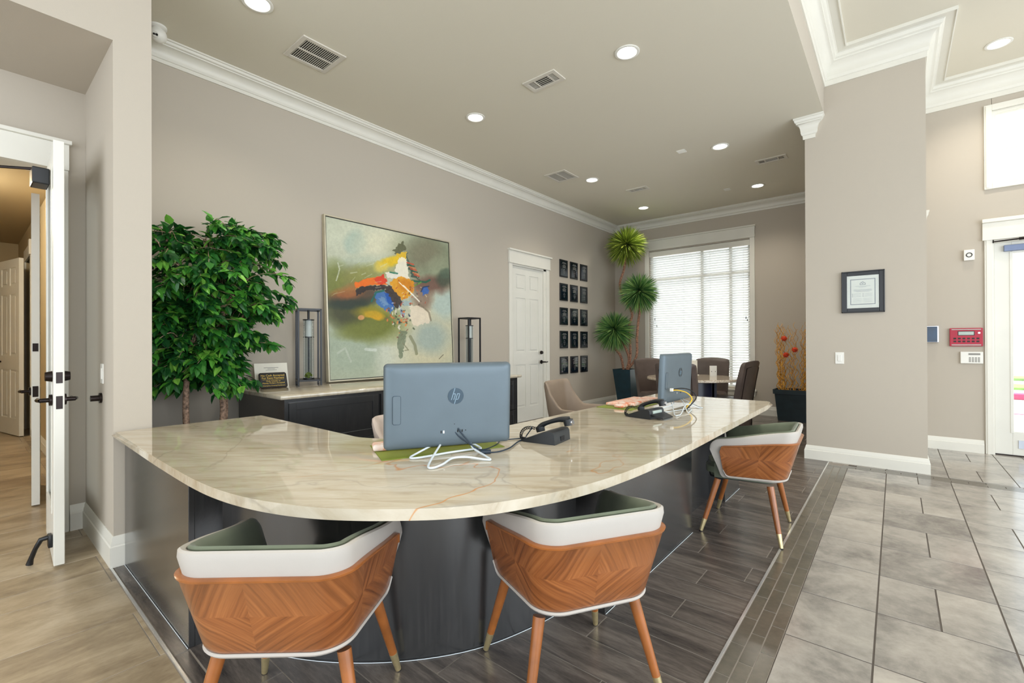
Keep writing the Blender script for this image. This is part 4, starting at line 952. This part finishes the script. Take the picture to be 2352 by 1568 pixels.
# ------------------------------------------------------------------ U shell chairs
def upath(wa, ya, wb, yb, r, n1=18, n2=10, n3=9):
    """from left front tip round the back to right front tip"""
    P = [Vector((-wa, ya)), Vector((-wb, yb)), Vector((wb, yb)), Vector((wa, ya))]
    out = []
    def corner(p0, p1, p2):
        d0 = (p0-p1).normalized(); d1 = (p2-p1).normalized(); ang = math.acos(max(-1, min(1, d0.dot(d1)))); L = r/math.tan(ang/2)
        a = p1+d0*L; b = p1+d1*L; bis = (d0+d1).normalized(); c = p1+bis*(r/math.sin(ang/2)); va = a-c; vb = b-c
        th = math.atan2(va.x*vb.y-va.y*vb.x, va.dot(vb)); return a, b, c, va, th
    a1, b1, c1, v1, t1 = corner(P[0], P[1], P[2]); a2, b2, c2, v2, t2 = corner(P[1], P[2], P[3])
    rot = lambda v, t: Vector((v.x*math.cos(t)-v.y*math.sin(t), v.x*math.sin(t)+v.y*math.cos(t)))
    for k in range(n1): out.append(P[0].lerp(a1, (k/n1)**1.7))
    for k in range(n2): out.append(c1+rot(v1, t1*k/n2))
    for k in range(n3): out.append(b1.lerp(a2, k/n3))
    for k in range(n2): out.append(c2+rot(v2, t2*k/n2))
    for k in range(n1+1): out.append(b2.lerp(P[3], 1-(1-k/n1)**1.7))
    nr = []
    for i in range(len(out)):
        d = (out[min(i+1, len(out)-1)]-out[max(i-1, 0)]).normalized(); nr.append(Vector((d.y, -d.x)))
    return out, nr
def ushell(name, top, bot, zt, zb, sec, m, parent, i0=0, i1=None, tmin=None, tmax=None, vuv=False, smooth=40, endtaper=0):
    T_, NTt = top; B_, NB = bot; n = len(T_); i1 = n-1 if i1 is None else i1
    L = 0; arc_ = [0]
    for i in range(1, n): L += (T_[i].lerp(B_[i], .5)-T_[i-1].lerp(B_[i-1], .5)).length; arc_.append(L)
    V = []; UV = []; loops = []
    for i in range(i0, i1+1):
        lo = tmin(i) if tmin else 0; hi = tmax(i) if tmax else 1; lp = []
        for (off, t, dz) in sec:
            tt = lo+(hi-lo)*t; p = B_[i].lerp(T_[i], tt); nn = NB[i].lerp(NTt[i], tt).normalized()
            f = 1
            if endtaper:
                e = min(i-i0, i1-i); f = min(1, math.sqrt(min(1, (e+.15)/endtaper)))
            q = p+nn*(off*f if off < 0 else off); z = zb(i)+(zt(i)-zb(i))*tt+dz
            lp.append(Vector((q.x, q.y, z))); UV.append((arc_[i]-L/2, z, 0))
        loops.append(lp)
    m_ = len(sec); Fc = []; V = [tuple(p) for lp in loops for p in lp]
    for a in range(len(loops)-1):
        for j in range(m_): Fc.append((a*m_+j, a*m_+(j+1) % m_, (a+1)*m_+(j+1) % m_, (a+1)*m_+j))
    Fc.append(tuple(range(m_))[::-1]); Fc.append(tuple((len(loops)-1)*m_+j for j in range(m_)))
    ob = listmesh(name, V, Fc, m, parent, None, [(u+.03, v-.50, 0) for u, v, _ in UV] if vuv else None, smooth)
    bm = bmesh.new(); bm.from_mesh(ob.data); bmesh.ops.recalc_face_normals(bm, faces=bm.faces); bm.to_mesh(ob.data); bm.free()
    return ob
def guest_chair(label, loc, rz):
    t_ = thing('guest_chair', label, 'chair', loc, rz, 'walnut shell armchairs at the desk')
    top = upath(.272, .225, .222, -.252, .075); bot = upath(.232, .175, .182, -.165, .085); n = len(top[0])
    S_ = [0]
    for i in range(1, n): S_.append(S_[-1]+(top[0][i]-top[0][i-1]).length)
    dd = lambda i: min(S_[i], S_[-1]-S_[i])
    rnd_ = lambda d, R_: R_*(1-math.sqrt(max(0, 1-(1-min(1, d/R_))**2)))
    fr = lambda i: min(1, dd(i)/.50)     # 0 at arm tip, 1 at the back
    sst = lambda x: x*x*(3-2*x)
    ztop = lambda i: .605+.078*sst(fr(i))-rnd_(dd(i), .06)
    zbot = lambda i: .362-.0*fr(i)+rnd_(dd(i), .04)
    white = [(0, 0, 0), (.004, .25, 0), (.006, .7, 0), (.004, .93, 0), (-.002, .985, 0), (-.010, 1, 0), (-.020, .985, 0), (-.022, .9, 0), (-.022, 0, 0)]
    ushell('outer_band', top, bot, ztop, zbot, white, 'cream', t_)
    liner = [(-.0225, .05, 0), (-.0225, .93, 0), (-.024, .99, .001), (-.031, 1, .004), (-.040, .995, .001), (-.048, .94, 0), (-.066, .55, 0), (-.062, .05, 0)]
    ushell('inner_upholstery', top, bot, ztop, zbot, liner, 'velvet', t_, endtaper=1.5)
    # veneer panel, standing proud of the band
    wt = lambda i: ztop(i)-(.072-.030*(1-sst(fr(i))))
    i0 = next(i for i in range(n) if S_[i] > .032); i1 = n-1-i0
    ed = lambda i: dd(i)-dd(i0)
    ee = lambda i: min(i-i0, i1-i)
    tmx = lambda i: (wt(i)-zbot(i))/(ztop(i)-zbot(i))-rnd_(ed(i), .035)*4.2
    tmn = lambda i: .065+rnd_(ed(i), .04)*4.2
    ven = [(.002, 0, 0), (.012, 0, 0), (.016, .04, 0), (.017, .5, 0), (.018, .955, 0), (.020, .965, 0), (.021, .99, 0), (.016, 1, 0), (.002, 1, 0)]
    ushell('veneer_shell', top, bot, ztop, zbot, ven, 'veneer', t_, i0, i1, tmn, tmx, True)
    edge = [(.019, .965, 0), (.0225, .975, 0), (.0225, 1.0, 0), (.016, 1.012, 0), (.004, 1.012, 0), (.004, .965, 0)]
    ushell('veneer_edge', top, bot, ztop, zbot, edge, 'legwood', t_, i0, i1, tmn, tmx)
    pip = [(.014, 0, -.001), (.0185, 0, -.006), (.014, 0, -.012), (.002, 0, -.014), (.002, 0, -.001)]
    ushell('piping', top, bot, ztop, zbot, pip, 'cream', t_, i0, i1, tmn, tmx)
    # seat
    P = upath(.19, .215, .155, -.12, .07)[0]; poly = [(p.x, p.y) for p in P]; rim = [(x, y+.10*(1-(x/.19)**2)*0) for x, y in poly]
    fl = [(.165, .265), (.10, .285), (0, .29), (-.10, .285), (-.165, .265)]
    MB().prism(rim+fl, .345, .435, .026).build('seat_cushion', 'velvet', t_, smooth=50)
    MB().prism([(x*.93, y*.93) for x, y in rim+fl], .338, .348).build('seat_base', 'rubber', t_)
    for sx in (-1, 1):
        for (tx, ty, bx, by) in ((.18, .195, .245, .285), (.175, -.10, .25, -.165)):
            a = Vector((sx*tx, ty, .335)); b = Vector((sx*bx, by, 0)); c = a.lerp(b, .76); e = a.lerp(b, .985)
            lg = MB().cyl(a, c, .020, .0145, 20).build('leg', 'legwood', t_, smooth=40)
            MB().cyl(c, e, .0150, .0105, 20).build('brass_tip', 'brass', lg, smooth=40, label='brass tip')
            MB().cyl(e, b, .0095, .0095, 16).build('glide', 'rubber', lg, smooth=40)
    return t_
def place(mid, th):   # mid: rim centre of the back (world), th: facing angle in degrees
    a = math.radians(th); return (mid[0]+.245*math.cos(a), mid[1]+.245*math.sin(a), 0), a-PI/2
l_, r_ = place((-1.255, .482), 131.3); guest_chair('walnut shell armchair with cream band at the left front of the desk', l_, r_)
l_, r_ = place((-.668, 1.265), 149); guest_chair('walnut shell armchair with cream band at the middle of the curved desk front', l_, r_)
l_, r_ = place((-.455, 3.325), 184); guest_chair('walnut shell armchair tucked under the far end of the desk, near the column', l_, r_)

# ------------------------------------------------------------------ staff bucket chairs behind the desk
def staff_chair(label, loc, rz, m, zt_=.86):
    t_ = thing('office_chair', label, 'office chair', loc, rz, 'bucket office chairs behind the desk')
    top = upath(.28, .24, .24, -.26, .10); bot = upath(.23, .22, .18, -.20, .09); n = len(top[0])
    def ztop(i):
        f = min(1, (min(i, n-1-i)/18)**1.7*.62 if min(i, n-1-i) < 18 else .62+.38*(min(i, n-1-i)-18)/10); return .64+(zt_-.64)*(lambda q: q*q*(3-2*q))(max(0, min(1, (f-.42)/.36)))-.03*(1-min(1, min(i, n-1-i)/6))**2
    sec = [(0, 0, 0), (.012, .4, 0), (.006, .9, 0), (-.002, .975, 0), (-.016, 1, 0), (-.030, .975, 0), (-.036, .9, 0), (-.045, .4, 0), (-.035, 0, 0)]
    ushell('bucket_back', top, bot, ztop, lambda i: .42, sec, m, t_)
    MB().prism([(x*1.0, y) for x, y in [(p.x, p.y) for p in upath(.21, .24, .17, -.18, .08)[0]]], .40, .49, .03).build('seat', m, t_, smooth=50)
    MB().cyl((0, 0, .08), (0, 0, .40), .028).build('gas_lift', 'chrome', t_, smooth=40)
    for k in range(5):
        a = 2*PI*k/5+.3; l = MB().tube([(0, 0, .095), (.15*math.cos(a), .15*math.sin(a), .085), (.28*math.cos(a), .28*math.sin(a), .06)], [.022, .018, .014], 8).build('base_arm', 'chrome', t_, smooth=40)
        MB().cyl((.28*math.cos(a)-.012*math.sin(a), .28*math.sin(a)+.012*math.cos(a), .027), (.28*math.cos(a)+.012*math.sin(a), .28*math.sin(a)-.012*math.cos(a), .027), .027).build('caster', 'rubber', l, smooth=40)
    return t_
staff_chair('tan leather bucket office chair behind the middle of the desk', (-2.17, 3.53, 0), math.radians(-90+8), 'tan', .87)
staff_chair('pale pinkish bucket office chair mostly hidden behind the near computer', (-2.05, 1.72, 0), math.radians(-90+10), 'pale', .80)

# ------------------------------------------------------------------ round table and dining chairs
rt = thing('round_table', 'round speckled granite table in front of the far window', 'table', (-2.11, 6.33, 0))
MB().lathe([(.001, .705), (.57, .705), (.588, .712), (.588, .733), (.58, .74), (.001, .74)], n=64).build('tabletop', 'granite2', rt, smooth=40)
def curvedslab(rad, a0, a1, w0, z0, z1, T=.03):
    o_ = [(rad*math.cos(a0+(a1-a0)*k/16), rad*math.sin(a0+(a1-a0)*k/16)) for k in range(17)]; i_ = [(((rad-T))*math.cos(a0+(a1-a0)*k/16), ((rad-T))*math.sin(a0+(a1-a0)*k/16)) for k in range(17)]
    return o_+i_[::-1]
MB().prism([(x, y) for x, y in curvedslab(.30, 3.3, 5.9, 0, 0, 0)], 0, .705).build('base_panel', 'navy', rt, smooth=30)
MB().prism([(x, y) for x, y in curvedslab(.30, .3, 2.7, 0, 0, 0)], 0, .705).build('base_panel', 'navy', rt, smooth=30)
MB().box(-.25, .25, -.02, .02, 0, .705).build('base_panel', 'navy', rt)
def dining_chair():
    t_ = thing('dining_chair', '', 'chair', (0, 0, 0), 0, 'brown leather dining chairs at the round table')
    # local: +y front; back centre at origin top (0,0)
    loops = []
    for z, y, w, T in ((.02, .10, .20, .05), (.45, .08, .23, .07), (.70, .04, .24, .065), (.90, .005, .24, .05), (.955, -.005, .235, .045), (.972, -.005, .215, .025)):
        lp = []
        for k in range(12):
            f = k/11; x = -w+2*w*f; lp.append(Vector((x, y-.02+.035*(x/w)**2*1.0, z+(-.018*(x/w)**2 if z > .9 else 0))))
        for k in range(12):
            f = 1-k/11; x = -w+2*w*f; lp.append(Vector((x, y-.02+.035*(x/w)**2+T, z+(-.018*(x/w)**2 if z > .9 else 0))))
        loops.append(lp)
    MB().loft(loops).build('backrest', 'brown', t_, smooth=50)
    MB().box(-.23, .23, .10, .56, .36, .48, .03, None, 3).build('seat', 'brown', t_, smooth=50)
    mb = MB()
    for x in (-.19, .19):
        q = [(x, -.021+.02, .12), (x, -.014+.012+.012, .45), (x, -.028+.006, .70), (x, -.028, .88)]
        mb.tube([(x, .10-.0, .12), (x, .078, .45), (x, .038, .70), (x, .003, .88)], .004, 6)
    mb.tube([(-.19, .003, .88), (-.1, -.008, .895), (0, -.014, .90), (.1, -.008, .895), (.19, .003, .88)], .004, 6)
    mb.xf(Matrix.Translation((0, .002, 0))); mb.build('nailhead_trim', 'bronze', t_)
    for sx in (-.2, .2):
        MB().box(sx-.02, sx+.02, .50, .54, 0, .37, .003).build('leg', 'espresso', t_)
        MB().box(sx-.02, sx+.02, .10, .14, 0, .37, .003).build('leg', 'espresso', t_)
    return t_
dc = dining_chair()
for i, (x, y, th, lab) in enumerate(((-2.94, 6.76, -32, 'brown leather dining chair left of the round table, beside the topiary pot'), (-2.03, 5.46, 93, 'brown leather dining chair with its back to the room, hidden behind the far computer'), (-2.16, 7.42, -88, 'brown leather dining chair on the window side of the round table'), (-1.385, 6.44, 172, 'brown leather dining chair right of the round table, back edge toward us'))):
    o = dc if i == 0 else dup(dc); o.location = (x, y, 0); o.rotation_euler = (0, 0, math.radians(th)-PI/2); o['label'] = lab
# items on table
t_ = thing('brochure_holder', 'cream brochure holder with leaflets on the round table', 'brochure holder', (-2.27, 6.70, .74), math.radians(38))
MB().box(-.12, .12, .03, .036, 0, .21).box(-.12, .12, -.04, .036, 0, .005).build('stand', 'paper', t_)
MB().box(-.045, .055, .022, .029, .075, .205).box(.07, .11, .022, .029, .06, .20).build('leaflet', 'paper', t_)
MB().box(-.115, .02, -.035, -.03, .005, .09).build('front_pocket', 'frost', t_)
MB().box(-.10, .0, -.027, -.024, .01, .085).build('leaflet', 'orange', t_, label='leaflet with orange picture')
t_ = thing('table_card', 'small white upright card on the round table, right of the brochures', 'card', (-1.93, 6.62, .74), math.radians(38))
MB().prism([(-.045, -.02), (.045, -.02), (.045, .0), (-.045, .0)], 0, .145).build('card', 'whiteplastic', t_)
MB().box(-.030, -.020, -.0215, -.02, .06, .075).box(.020, .030, -.0215, -.02, .06, .075).build('print', 'greyink', t_)

# ------------------------------------------------------------------ weeping fig
fg = thing('weeping_fig', 'tall leafy artificial weeping fig tree in the corner behind the desk', 'tree', (-3.94, 1.18, 0))
MB().lathe([(.13, 0), (.15, .02), (.17, .30), (.175, .32), (.16, .32), (.155, .28), (.001, .28)]).build('pot', 'potblack', fg, smooth=40)
MB().cyl((0, 0, .26), (0, 0, .285), .155).build('soil', 'soil', fg)
rnd = random.Random(8)
trs = [[(-.02, -.10, .25), (-.02, -.125, .65), (.0, -.13, .9), (.02, -.12, 1.15), (.0, -.15, 1.45), (-.02, -.22, 1.7), (-.02, -.25, 1.9)],
       [(.03, .04, .25), (.02, .10, .66), (.02, .09, .9), (.0, .12, 1.2), (.02, .10, 1.5), (.0, .14, 1.75), (.0, .16, 1.95)],
       [(-.06, .08, .25), (-.05, .135, .66), (-.05, .12, .9), (-.05, .06, 1.2), (-.04, -.02, 1.5), (-.04, .02, 1.8), (-.04, .0, 2.0)]]
for tr_ in trs: MB().tube(smoothpts(tr_, 5), [.024-.014*i/30 for i in range(31)], 10).build('trunk', 'bark', fg, smooth=60)
V = []; Fc = []; Rn = []; tw = MB()
def leaf(p, d, n, L_, w, droop=.3, r=None):
    d = d.normalized(); s_ = d.cross(n)
    if s_.length < .01: s_ = d.cross(Vector((1, 0, 0)))
    s_.normalize(); up = s_.cross(d).normalized(); b = len(V)
    q = [p, p+d*L_*.35+s_*w+up*.12*w, p+d*L_*.38-up*.15*w, p+d*L_*.35-s_*w+up*.12*w, p+d*L_*.72+s_*w*.62-up*L_*droop*.2, p+d*L_*.72-up*L_*droop*.3-up*.1*w, p+d*L_*.72-s_*w*.62-up*L_*droop*.2, p+d*L_-up*L_*droop*.6]
    V.extend(tuple(x) for x in q); r = rnd.random() if r is None else r; Rn.extend([r]*8)
    Fc.extend([(b, b+1, b+2), (b, b+2, b+3), (b+1, b+4, b+5, b+2), (b+2, b+5, b+6, b+3), (b+4, b+7, b+5), (b+5, b+7, b+6)])
RY = lambda z: .54*math.sqrt(max(.02, 1-((z-1.66)/.56)**2)) if z > 1.66 else .54*(1-.50*((1.66-z)/.75)**1.4)
nb = 0
while nb < 270:
    z = rnd.uniform(.95, 2.08); a = rnd.uniform(0, 2*PI); rad = RY(z)*rnd.uniform(.35, 1.0)
    ex = .36 if math.cos(a) < 0 else .42
    end = Vector((rad/.56*ex*math.cos(a), rad*math.sin(a)+.03*(z-1), z))
    if end.y < -.58 or (z < 1.16 and end.y > .20) or (z < 1.35 and end.y > .36): continue
    tq = trs[1] if end.y > .1 else (trs[0] if rnd.random() < .6 else trs[2]); tz = max(.98, z-.12-.12*rnd.random()); ti = min(range(len(tq)), key=lambda i_: abs(tq[i_][2]-tz)); st = Vector((tq[ti][0], tq[ti][1], max(.98, tq[ti][2]-.02))); pts_ = smoothpts([st, st.lerp(end, .5)+Vector((0, 0, .10)), end, end+(end-st).normalized()*.09+Vector((0, 0, -.07))], 5)
    tw.tube(pts_, [.0028*(1-i/len(pts_))+.0009 for i in range(len(pts_))], 5)
    for i in range(4, len(pts_)):
        for k in range(2 if i < len(pts_)-1 else 3):
            d0 = (pts_[i]-pts_[i-1]).normalized(); sd_ = Vector((rnd.uniform(-1, 1), rnd.uniform(-1, 1), rnd.uniform(-.9, .25)))
            d = (d0*.7+sd_*.9).normalized(); hb = .30+.5*(z-.9)/1.2*rnd.random()
            leaf(pts_[i]+sd_*.012, d, Vector((rnd.uniform(-.4, .6), rnd.uniform(-.6, .2), 1)), rnd.uniform(.062, .104), rnd.uniform(.020, .029), .35, min(1, rnd.random()**1.3*.95+.02))
    nb += 1
# keep every leaf on the room side of the wall and of the pier
for i, v in enumerate(V):
    x = max(v[0], XL+.012+3.94); y = v[1]
    V[i] = (x, max(y, YP2+.03-1.18) if x < XP+3.94 else y, v[2])
for k in range(len(V)//8):
    pass
listmesh('foliage', V, Fc, 'ficus', fg, Rn)
tw.bm.verts.ensure_lookup_table()
for v in tw.bm.verts:
    v.co.x = max(v.co.x, XL+.012+3.94); v.co.y = max(v.co.y, YP2+.03-1.18)
tw.build('twigs', 'bark', fg)

# ------------------------------------------------------------------ spiky ball topiary in the far corner
yc = thing('spiky_topiary', 'tall topiary with three spiky green balls in a dark teal pot, far corner', 'plant', (-3.80, 7.80, 0))
MB().loft([[Vector((x*s+dx, y*s, z)) for x, y in ((-.5, -.5), (.5, -.5), (.5, .5), (-.5, .5))] for s, z, dx in ((.25, 0, .05), (.34, .715, 0), (.345, .725, 0), (.31, .725, 0), (.31, .70, 0))]).build('pot', 'potteal', yc)
MB().box(-.15, .15, -.15, .15, .69, .705).build('soil', 'soil', yc)
balls = [(.03, .0, 3.0, .40, 'yucca1'), (.29, -.05, 2.12, .39, 'yucca2'), (-.10, -.22, 1.44, .40, 'yucca2')]
stems = [[(.05, 0, .69), (.10, 0, 1.0), (.06, .03, 1.5), (.12, .02, 1.75), (-.10, .0, 2.22), (-.02, .0, 2.55), (.05, .0, 2.9)],
         [(.02, 0, .69), (.22, -.02, .95), (.24, -.03, 1.3), (.27, -.03, 1.6), (.31, -.04, 1.85), (.29, -.05, 2.12)],
         [(-.02, -.03, .69), (-.04, -.1, .95), (-.14, -.14, 1.12), (-.12, -.2, 1.3), (-.10, -.22, 1.44)],
         [(.0, .03, .69), (.07, .0, .9), (.04, -.1, 1.15), (-.04, -.2, 1.4)]]
for s_ in stems: MB().tube(smoothpts(s_, 5), .022, 10).build('stem', 'bark2', yc, smooth=60)
rnd = random.Random(11)
for bx, by, bz, br, mm in balls:
    V = []; Fc = []; Rn = []
    for i in range(900):
        zf = 1-2*(i+.5)/900; ph = i*2.39996; rr_ = math.sqrt(1-zf*zf); d = Vector((rr_*math.cos(ph), rr_*math.sin(ph), zf)); d = (d+Vector((rnd.gauss(0, .1), rnd.gauss(0, .1), rnd.gauss(0, .1)))).normalized()
        L_ = br*rnd.uniform(.86, 1.04); s_ = d.cross(Vector((rnd.gauss(0, 1), rnd.gauss(0, 1), rnd.gauss(0, 1)))).normalized(); w = .0078; b = len(V); r = rnd.random()
        for f, ww in ((.08, .5), (.4, 1), (.75, .8), (1, .05)):
            c = d*L_*f+Vector((0, 0, -.05*f*f)); V += [tuple(Vector((bx, by, bz))+c+s_*w*ww), tuple(Vector((bx, by, bz))+c-s_*w*ww)]
            Rn += [min(1, r*.75+.2*f)]*2
        for k in range(3): q = b+2*k; Fc.append((q, q+1, q+3, q+2))
    V = [(max(x, XL+.01+3.80), min(y, YF-.01-7.80), min(z, ZC-.02)) for x, y, z in V]
    listmesh('leaf_ball', V, Fc, mm, yc, Rn)

# ------------------------------------------------------------------ willow planter
wp = thing('willow_planter', 'black square planter with orange curly branches and red tufts beside the column', 'plant', (-1.19, 8.20, 0))
MB().loft([[Vector((x*s, y*s*.62+.0, z)) for x, y in ((-.5, -.5), (.5, -.5), (.5, .5), (-.5, .5))] for s, z in ((.42, 0), (.50, .41), (.54, .412), (.545, .48), (.50, .48), (.50, .45))]).build('pot', 'potblack', wp)
MB().box(-.24, .24, -.145, .145, .44, .458).build('soil', 'soil', wp)
rnd = random.Random(21)
for i in range(36):
    x = rnd.uniform(-.22, .22); y = rnd.uniform(-.12, .10); P = []; H_ = rnd.uniform(.9, 1.06); a = rnd.uniform(0, 6); ph = rnd.uniform(0, 6); am = rnd.uniform(.012, .024)
    for k in range(30):
        f = k/29; P.append((x*(1+.15*f)+am*math.sin(ph+f*34+rnd.uniform(-.4, .4)), y*(1+.1*f)+am*math.cos(a+f*29), .455+H_*f))
    MB().tube(P, [.0058*(1-.6*k/29) for k in range(30)], 6).build('branch', 'stick', wp, smooth=60)
for (x, y, z) in ((-.12, -.13, 1.26), (.02, -.14, 1.09), (-.10, -.11, 1.01)):
    V = []; Fc = []; Rn = []
    mb = MB()
    for k in range(140):
        d = Vector((rnd.gauss(0, 1), rnd.gauss(0, 1), rnd.gauss(0, 1))).normalized(); c = Vector((x, y, z)); s_ = d.orthogonal().normalized()*.006
        a_, b_, c_ = mb.bm.verts.new(c+s_), mb.bm.verts.new(c-s_), mb.bm.verts.new(c+d*rnd.uniform(.042, .056)); mb.bm.faces.new((a_, b_, c_))
    mb.ico((x, y, z), .038, 2); mb.build('red_tuft', 'orange', wp)

# ------------------------------------------------------------------ award plaques
aw = thing('award_plaque', '', 'plaque', (0, 0, 0), 0, 'award plaques on the long wall')
MB().box(0, .016, -.122, .122, -.148, .148, .004).build('board', 'black', aw)
MB().box(.016, .0185, -.098, .098, -.124, .124, .0005).build('plate', mat('glossy_black_plate', (14, 24, 34), .06, var=.1), aw)
mb = MB()
for z, w in ((.10, .05), (.085, .065), (.062, .03), (.045, .055), (.03, .045), (.015, .05), (-.02, .018), (-.045, .03), (-.07, .02), (-.09, .012)): mb.box(.0185, .0190, -w, w, z-.003, z+.003)
mb.build('engraving', 'greyink', aw)
rowz = [2.475, 2.073, 1.66, 1.263, .825]; colsY = [6.612, 6.938, 7.27]
rown = ['top row', 'second row from the top', 'middle row', 'fourth row from the top', 'bottom row']; coln = ['nearest the white door', 'in the centre column', 'nearest the topiary']
for r in range(5):
    for c in range(3):
        o = aw if r == c == 0 else dup(aw); o.location = (XL+.001, colsY[c], rowz[r]); o['label'] = 'small black award plaque, %s, %s' % (rown[r], coln[c])

# ------------------------------------------------------------------ certificate on the column
yf_ = YC
ce = thing('framed_certificate', 'black framed certificate with a cream mat on the column', 'picture frame', (-.245, yf_, 1.695))
a, b = .168, .203
mb = MB(); f_ = .044
for x0, x1, z0, z1 in ((-a, -a+f_, -b, b), (a-f_, a, -b, b), (-a+f_, a-f_, -b, -b+f_), (-a+f_, a-f_, b-f_, b)): mb.box(x0, x1, -.022, -.001, z0, z1, .003)
for x0, x1, z0, z1 in ((-a, -a+.012, -b, b), (a-.012, a, -b, b), (-a, a, -b, -b+.012), (-a, a, b-.012, b)): mb.box(x0, x1, -.028, -.02, z0, z1, .003)
mb.build('frame', 'black', ce)
MB().box(-a+f_, a-f_, -.012, -.008, -b+f_, b-f_).build('mat', 'paper', ce)
MB().box(-.098, .098, -.0130, -.012, -.125, .125).build('inner_border', 'ink', ce)
MB().box(-.091, .091, -.0137, -.0130, -.118, .118).build('certificate_sheet', 'paper', ce)
mb = MB(); Y0, Y1 = -.0145, -.0137
def hx(pts): 
    V_ = [mb.bm.verts.new((x, Y0, z)) for x, z in pts]; mb.bm.faces.new(V_)
H_ = [(-.022, .066), (-.022, .084), (0, .100), (.022, .084), (.022, .066)]; h_ = [(-.017, .070), (-.017, .082), (0, .094), (.017, .082), (.017, .070)]
for i in range(5):
    j = (i+1) % 5; hx([H_[i], H_[j], h_[j], h_[i]])
mb.box(-.008, .008, Y0, Y1, .075, .079).box(-.008, .008, Y0, Y1, .081, .085)
mb.build('house_emblem', 'ink', ce)
mb = MB()
for z, w in ((.055, .06), (.046, .03), (.022, .07), (.015, .072), (.008, .07), (.001, .05)): mb.box(-w, w, Y0, Y1, z-.0012, z+.0012)
for k in range(3): mb.box(-.075, -.012, Y0, Y1, -.020-k*.013, -.018-k*.013).box(.012, .075, Y0, Y1, -.020-k*.013, -.018-k*.013)
for k in range(5): mb.box(-.075, -.01, Y0, Y1, -.065-k*.009, -.0638-k*.009).box(.005, .075, Y0, Y1, -.065-k*.009, -.0638-k*.009)
mb.build('text_lines', 'greyink', ce)
mb = MB()
for k in range(3): mb.box(-.084, -.078, Y0, Y1, -.0215-k*.013, -.0165-k*.013).box(.0, .006, Y0, Y1, -.0215-k*.013, -.0165-k*.013)
mb.build('bullets', 'ink', ce)
MB().box(-a+f_, a-f_, -.0168, -.0165, -b+f_, b-f_).build('glazing', 'glass', ce)

# ------------------------------------------------------------------ wall devices
def device(name, label, cat, loc, builder): t_ = thing(name, label, cat, loc); builder(t_); return t_
def rocker(t_, nx):
    # plate in xz plane facing -y
    MB().box(-.036, .036, -.006, 0, -.058, .058, .002).build('plate', 'whiteplastic', t_); MB().box(-.016, .016, -.010, -.005, -.032, .032, .002).build('rocker', 'whiteplastic', t_)
device('light_switch', 'white rocker light switch on the column under the certificate', 'light switch', (-.433, YC, 1.045), lambda t_: rocker(t_, 1))
device('light_switch', 'white rocker light switch on the wall return beside the open door', 'light switch', (-3.565, YP, 1.04), lambda t_: rocker(t_, 1))
device('wall_door_stop', 'dark bronze round bumper on the wall return under the switch', 'door stop', (-3.60, YP, .895), lambda t_: (MB().cyl((0, 0, 0), (0, -.012, 0), .030).build('rosette', 'bronze', t_, smooth=40), MB().cyl((0, -.012, 0), (0, -.05, 0), .017).build('bumper', 'bronze', t_, smooth=40)))
def sir(t_):
    MB().box(-.042, .042, -.035, 0, -.058, .058, .004).build('housing', 'whiteplastic', t_)
    pts = [(.022*math.cos(k/24*2*PI), -.0365, .022*math.sin(k/24*2*PI)) for k in range(24)]; MB().tube(pts, .0045, 6, closed=True).build('sounder_ring', 'ink', t_)
device('alarm_sounder', 'square white alarm sounder on the wall left of the entrance door', 'alarm', (.618, YE, 2.146), sir)
def fire(t_):
    MB().box(-.13, .13, -.03, 0, -.099, .099, .004).build('housing', 'red', t_)
    MB().box(-.066, .066, -.032, -.029, .018, .066).build('bezel', 'ink', t_); MB().box(-.060, .060, -.033, -.031, .024, .060).build('display', 'lcd', t_)
    mb = MB()
    for i in range(6):
        for k in range(2): mb.box(-.10+i*.036, -.078+i*.036, -.033, -.03, -.055+k*.032, -.038+k*.032, .001)
    mb.build('keypad', 'ink', t_); MB().box(-.115, .115, -.032, -.029, -.090, -.080).box(-.115, .115, -.032, -.029, .080, .088).build('label_strip', 'lcd', t_)
    MB().cyl((.10, -.029, .045), (.10, -.038, .045), .010).build('key_switch', 'chrome', t_, smooth=40)
device('fire_alarm_panel', 'red fire alarm panel with a small screen left of the entrance door', 'alarm panel', (.59, YE, 1.253), fire)
def keyp(t_):
    MB().box(-.088, .088, -.025, 0, -.064, .064, .004).build('housing', 'whiteplastic', t_); MB().box(-.025, .066, -.0265, -.024, .028, .048).build('display', 'greyink', t_)
    mb = MB()
    for i in range(4):
        for k in range(4): mb.box(-.022+i*.023, -.006+i*.023, -.0265, -.024, -.048+k*.014, -.038+k*.014)
    mb.build('keypad', 'greyink', t_)
device('security_keypad', 'white security keypad just below the red alarm panel', 'keypad', (.633, YE, 1.03), keyp)
def term(t_):
    MB().box(-.07, .045, -.05, 0, -.093, .093, .004).build('housing', 'chrome', t_); MB().box(-.066, .034, -.053, -.049, -.088, .085, .002).build('screen', 'bluescreen', t_)
device('access_reader', 'dark blue glossy access reader half hidden by the column edge', 'card reader', (.325, YE, 1.29), term)
device('wall_thermostat', 'white box on the hall wall seen past the open door', 'thermostat', (-6.3, .62, 1.45), lambda t_: MB().box(-.05, .05, -.03, 0, -.12, .12, .004).build('housing', 'whiteplastic', t_))
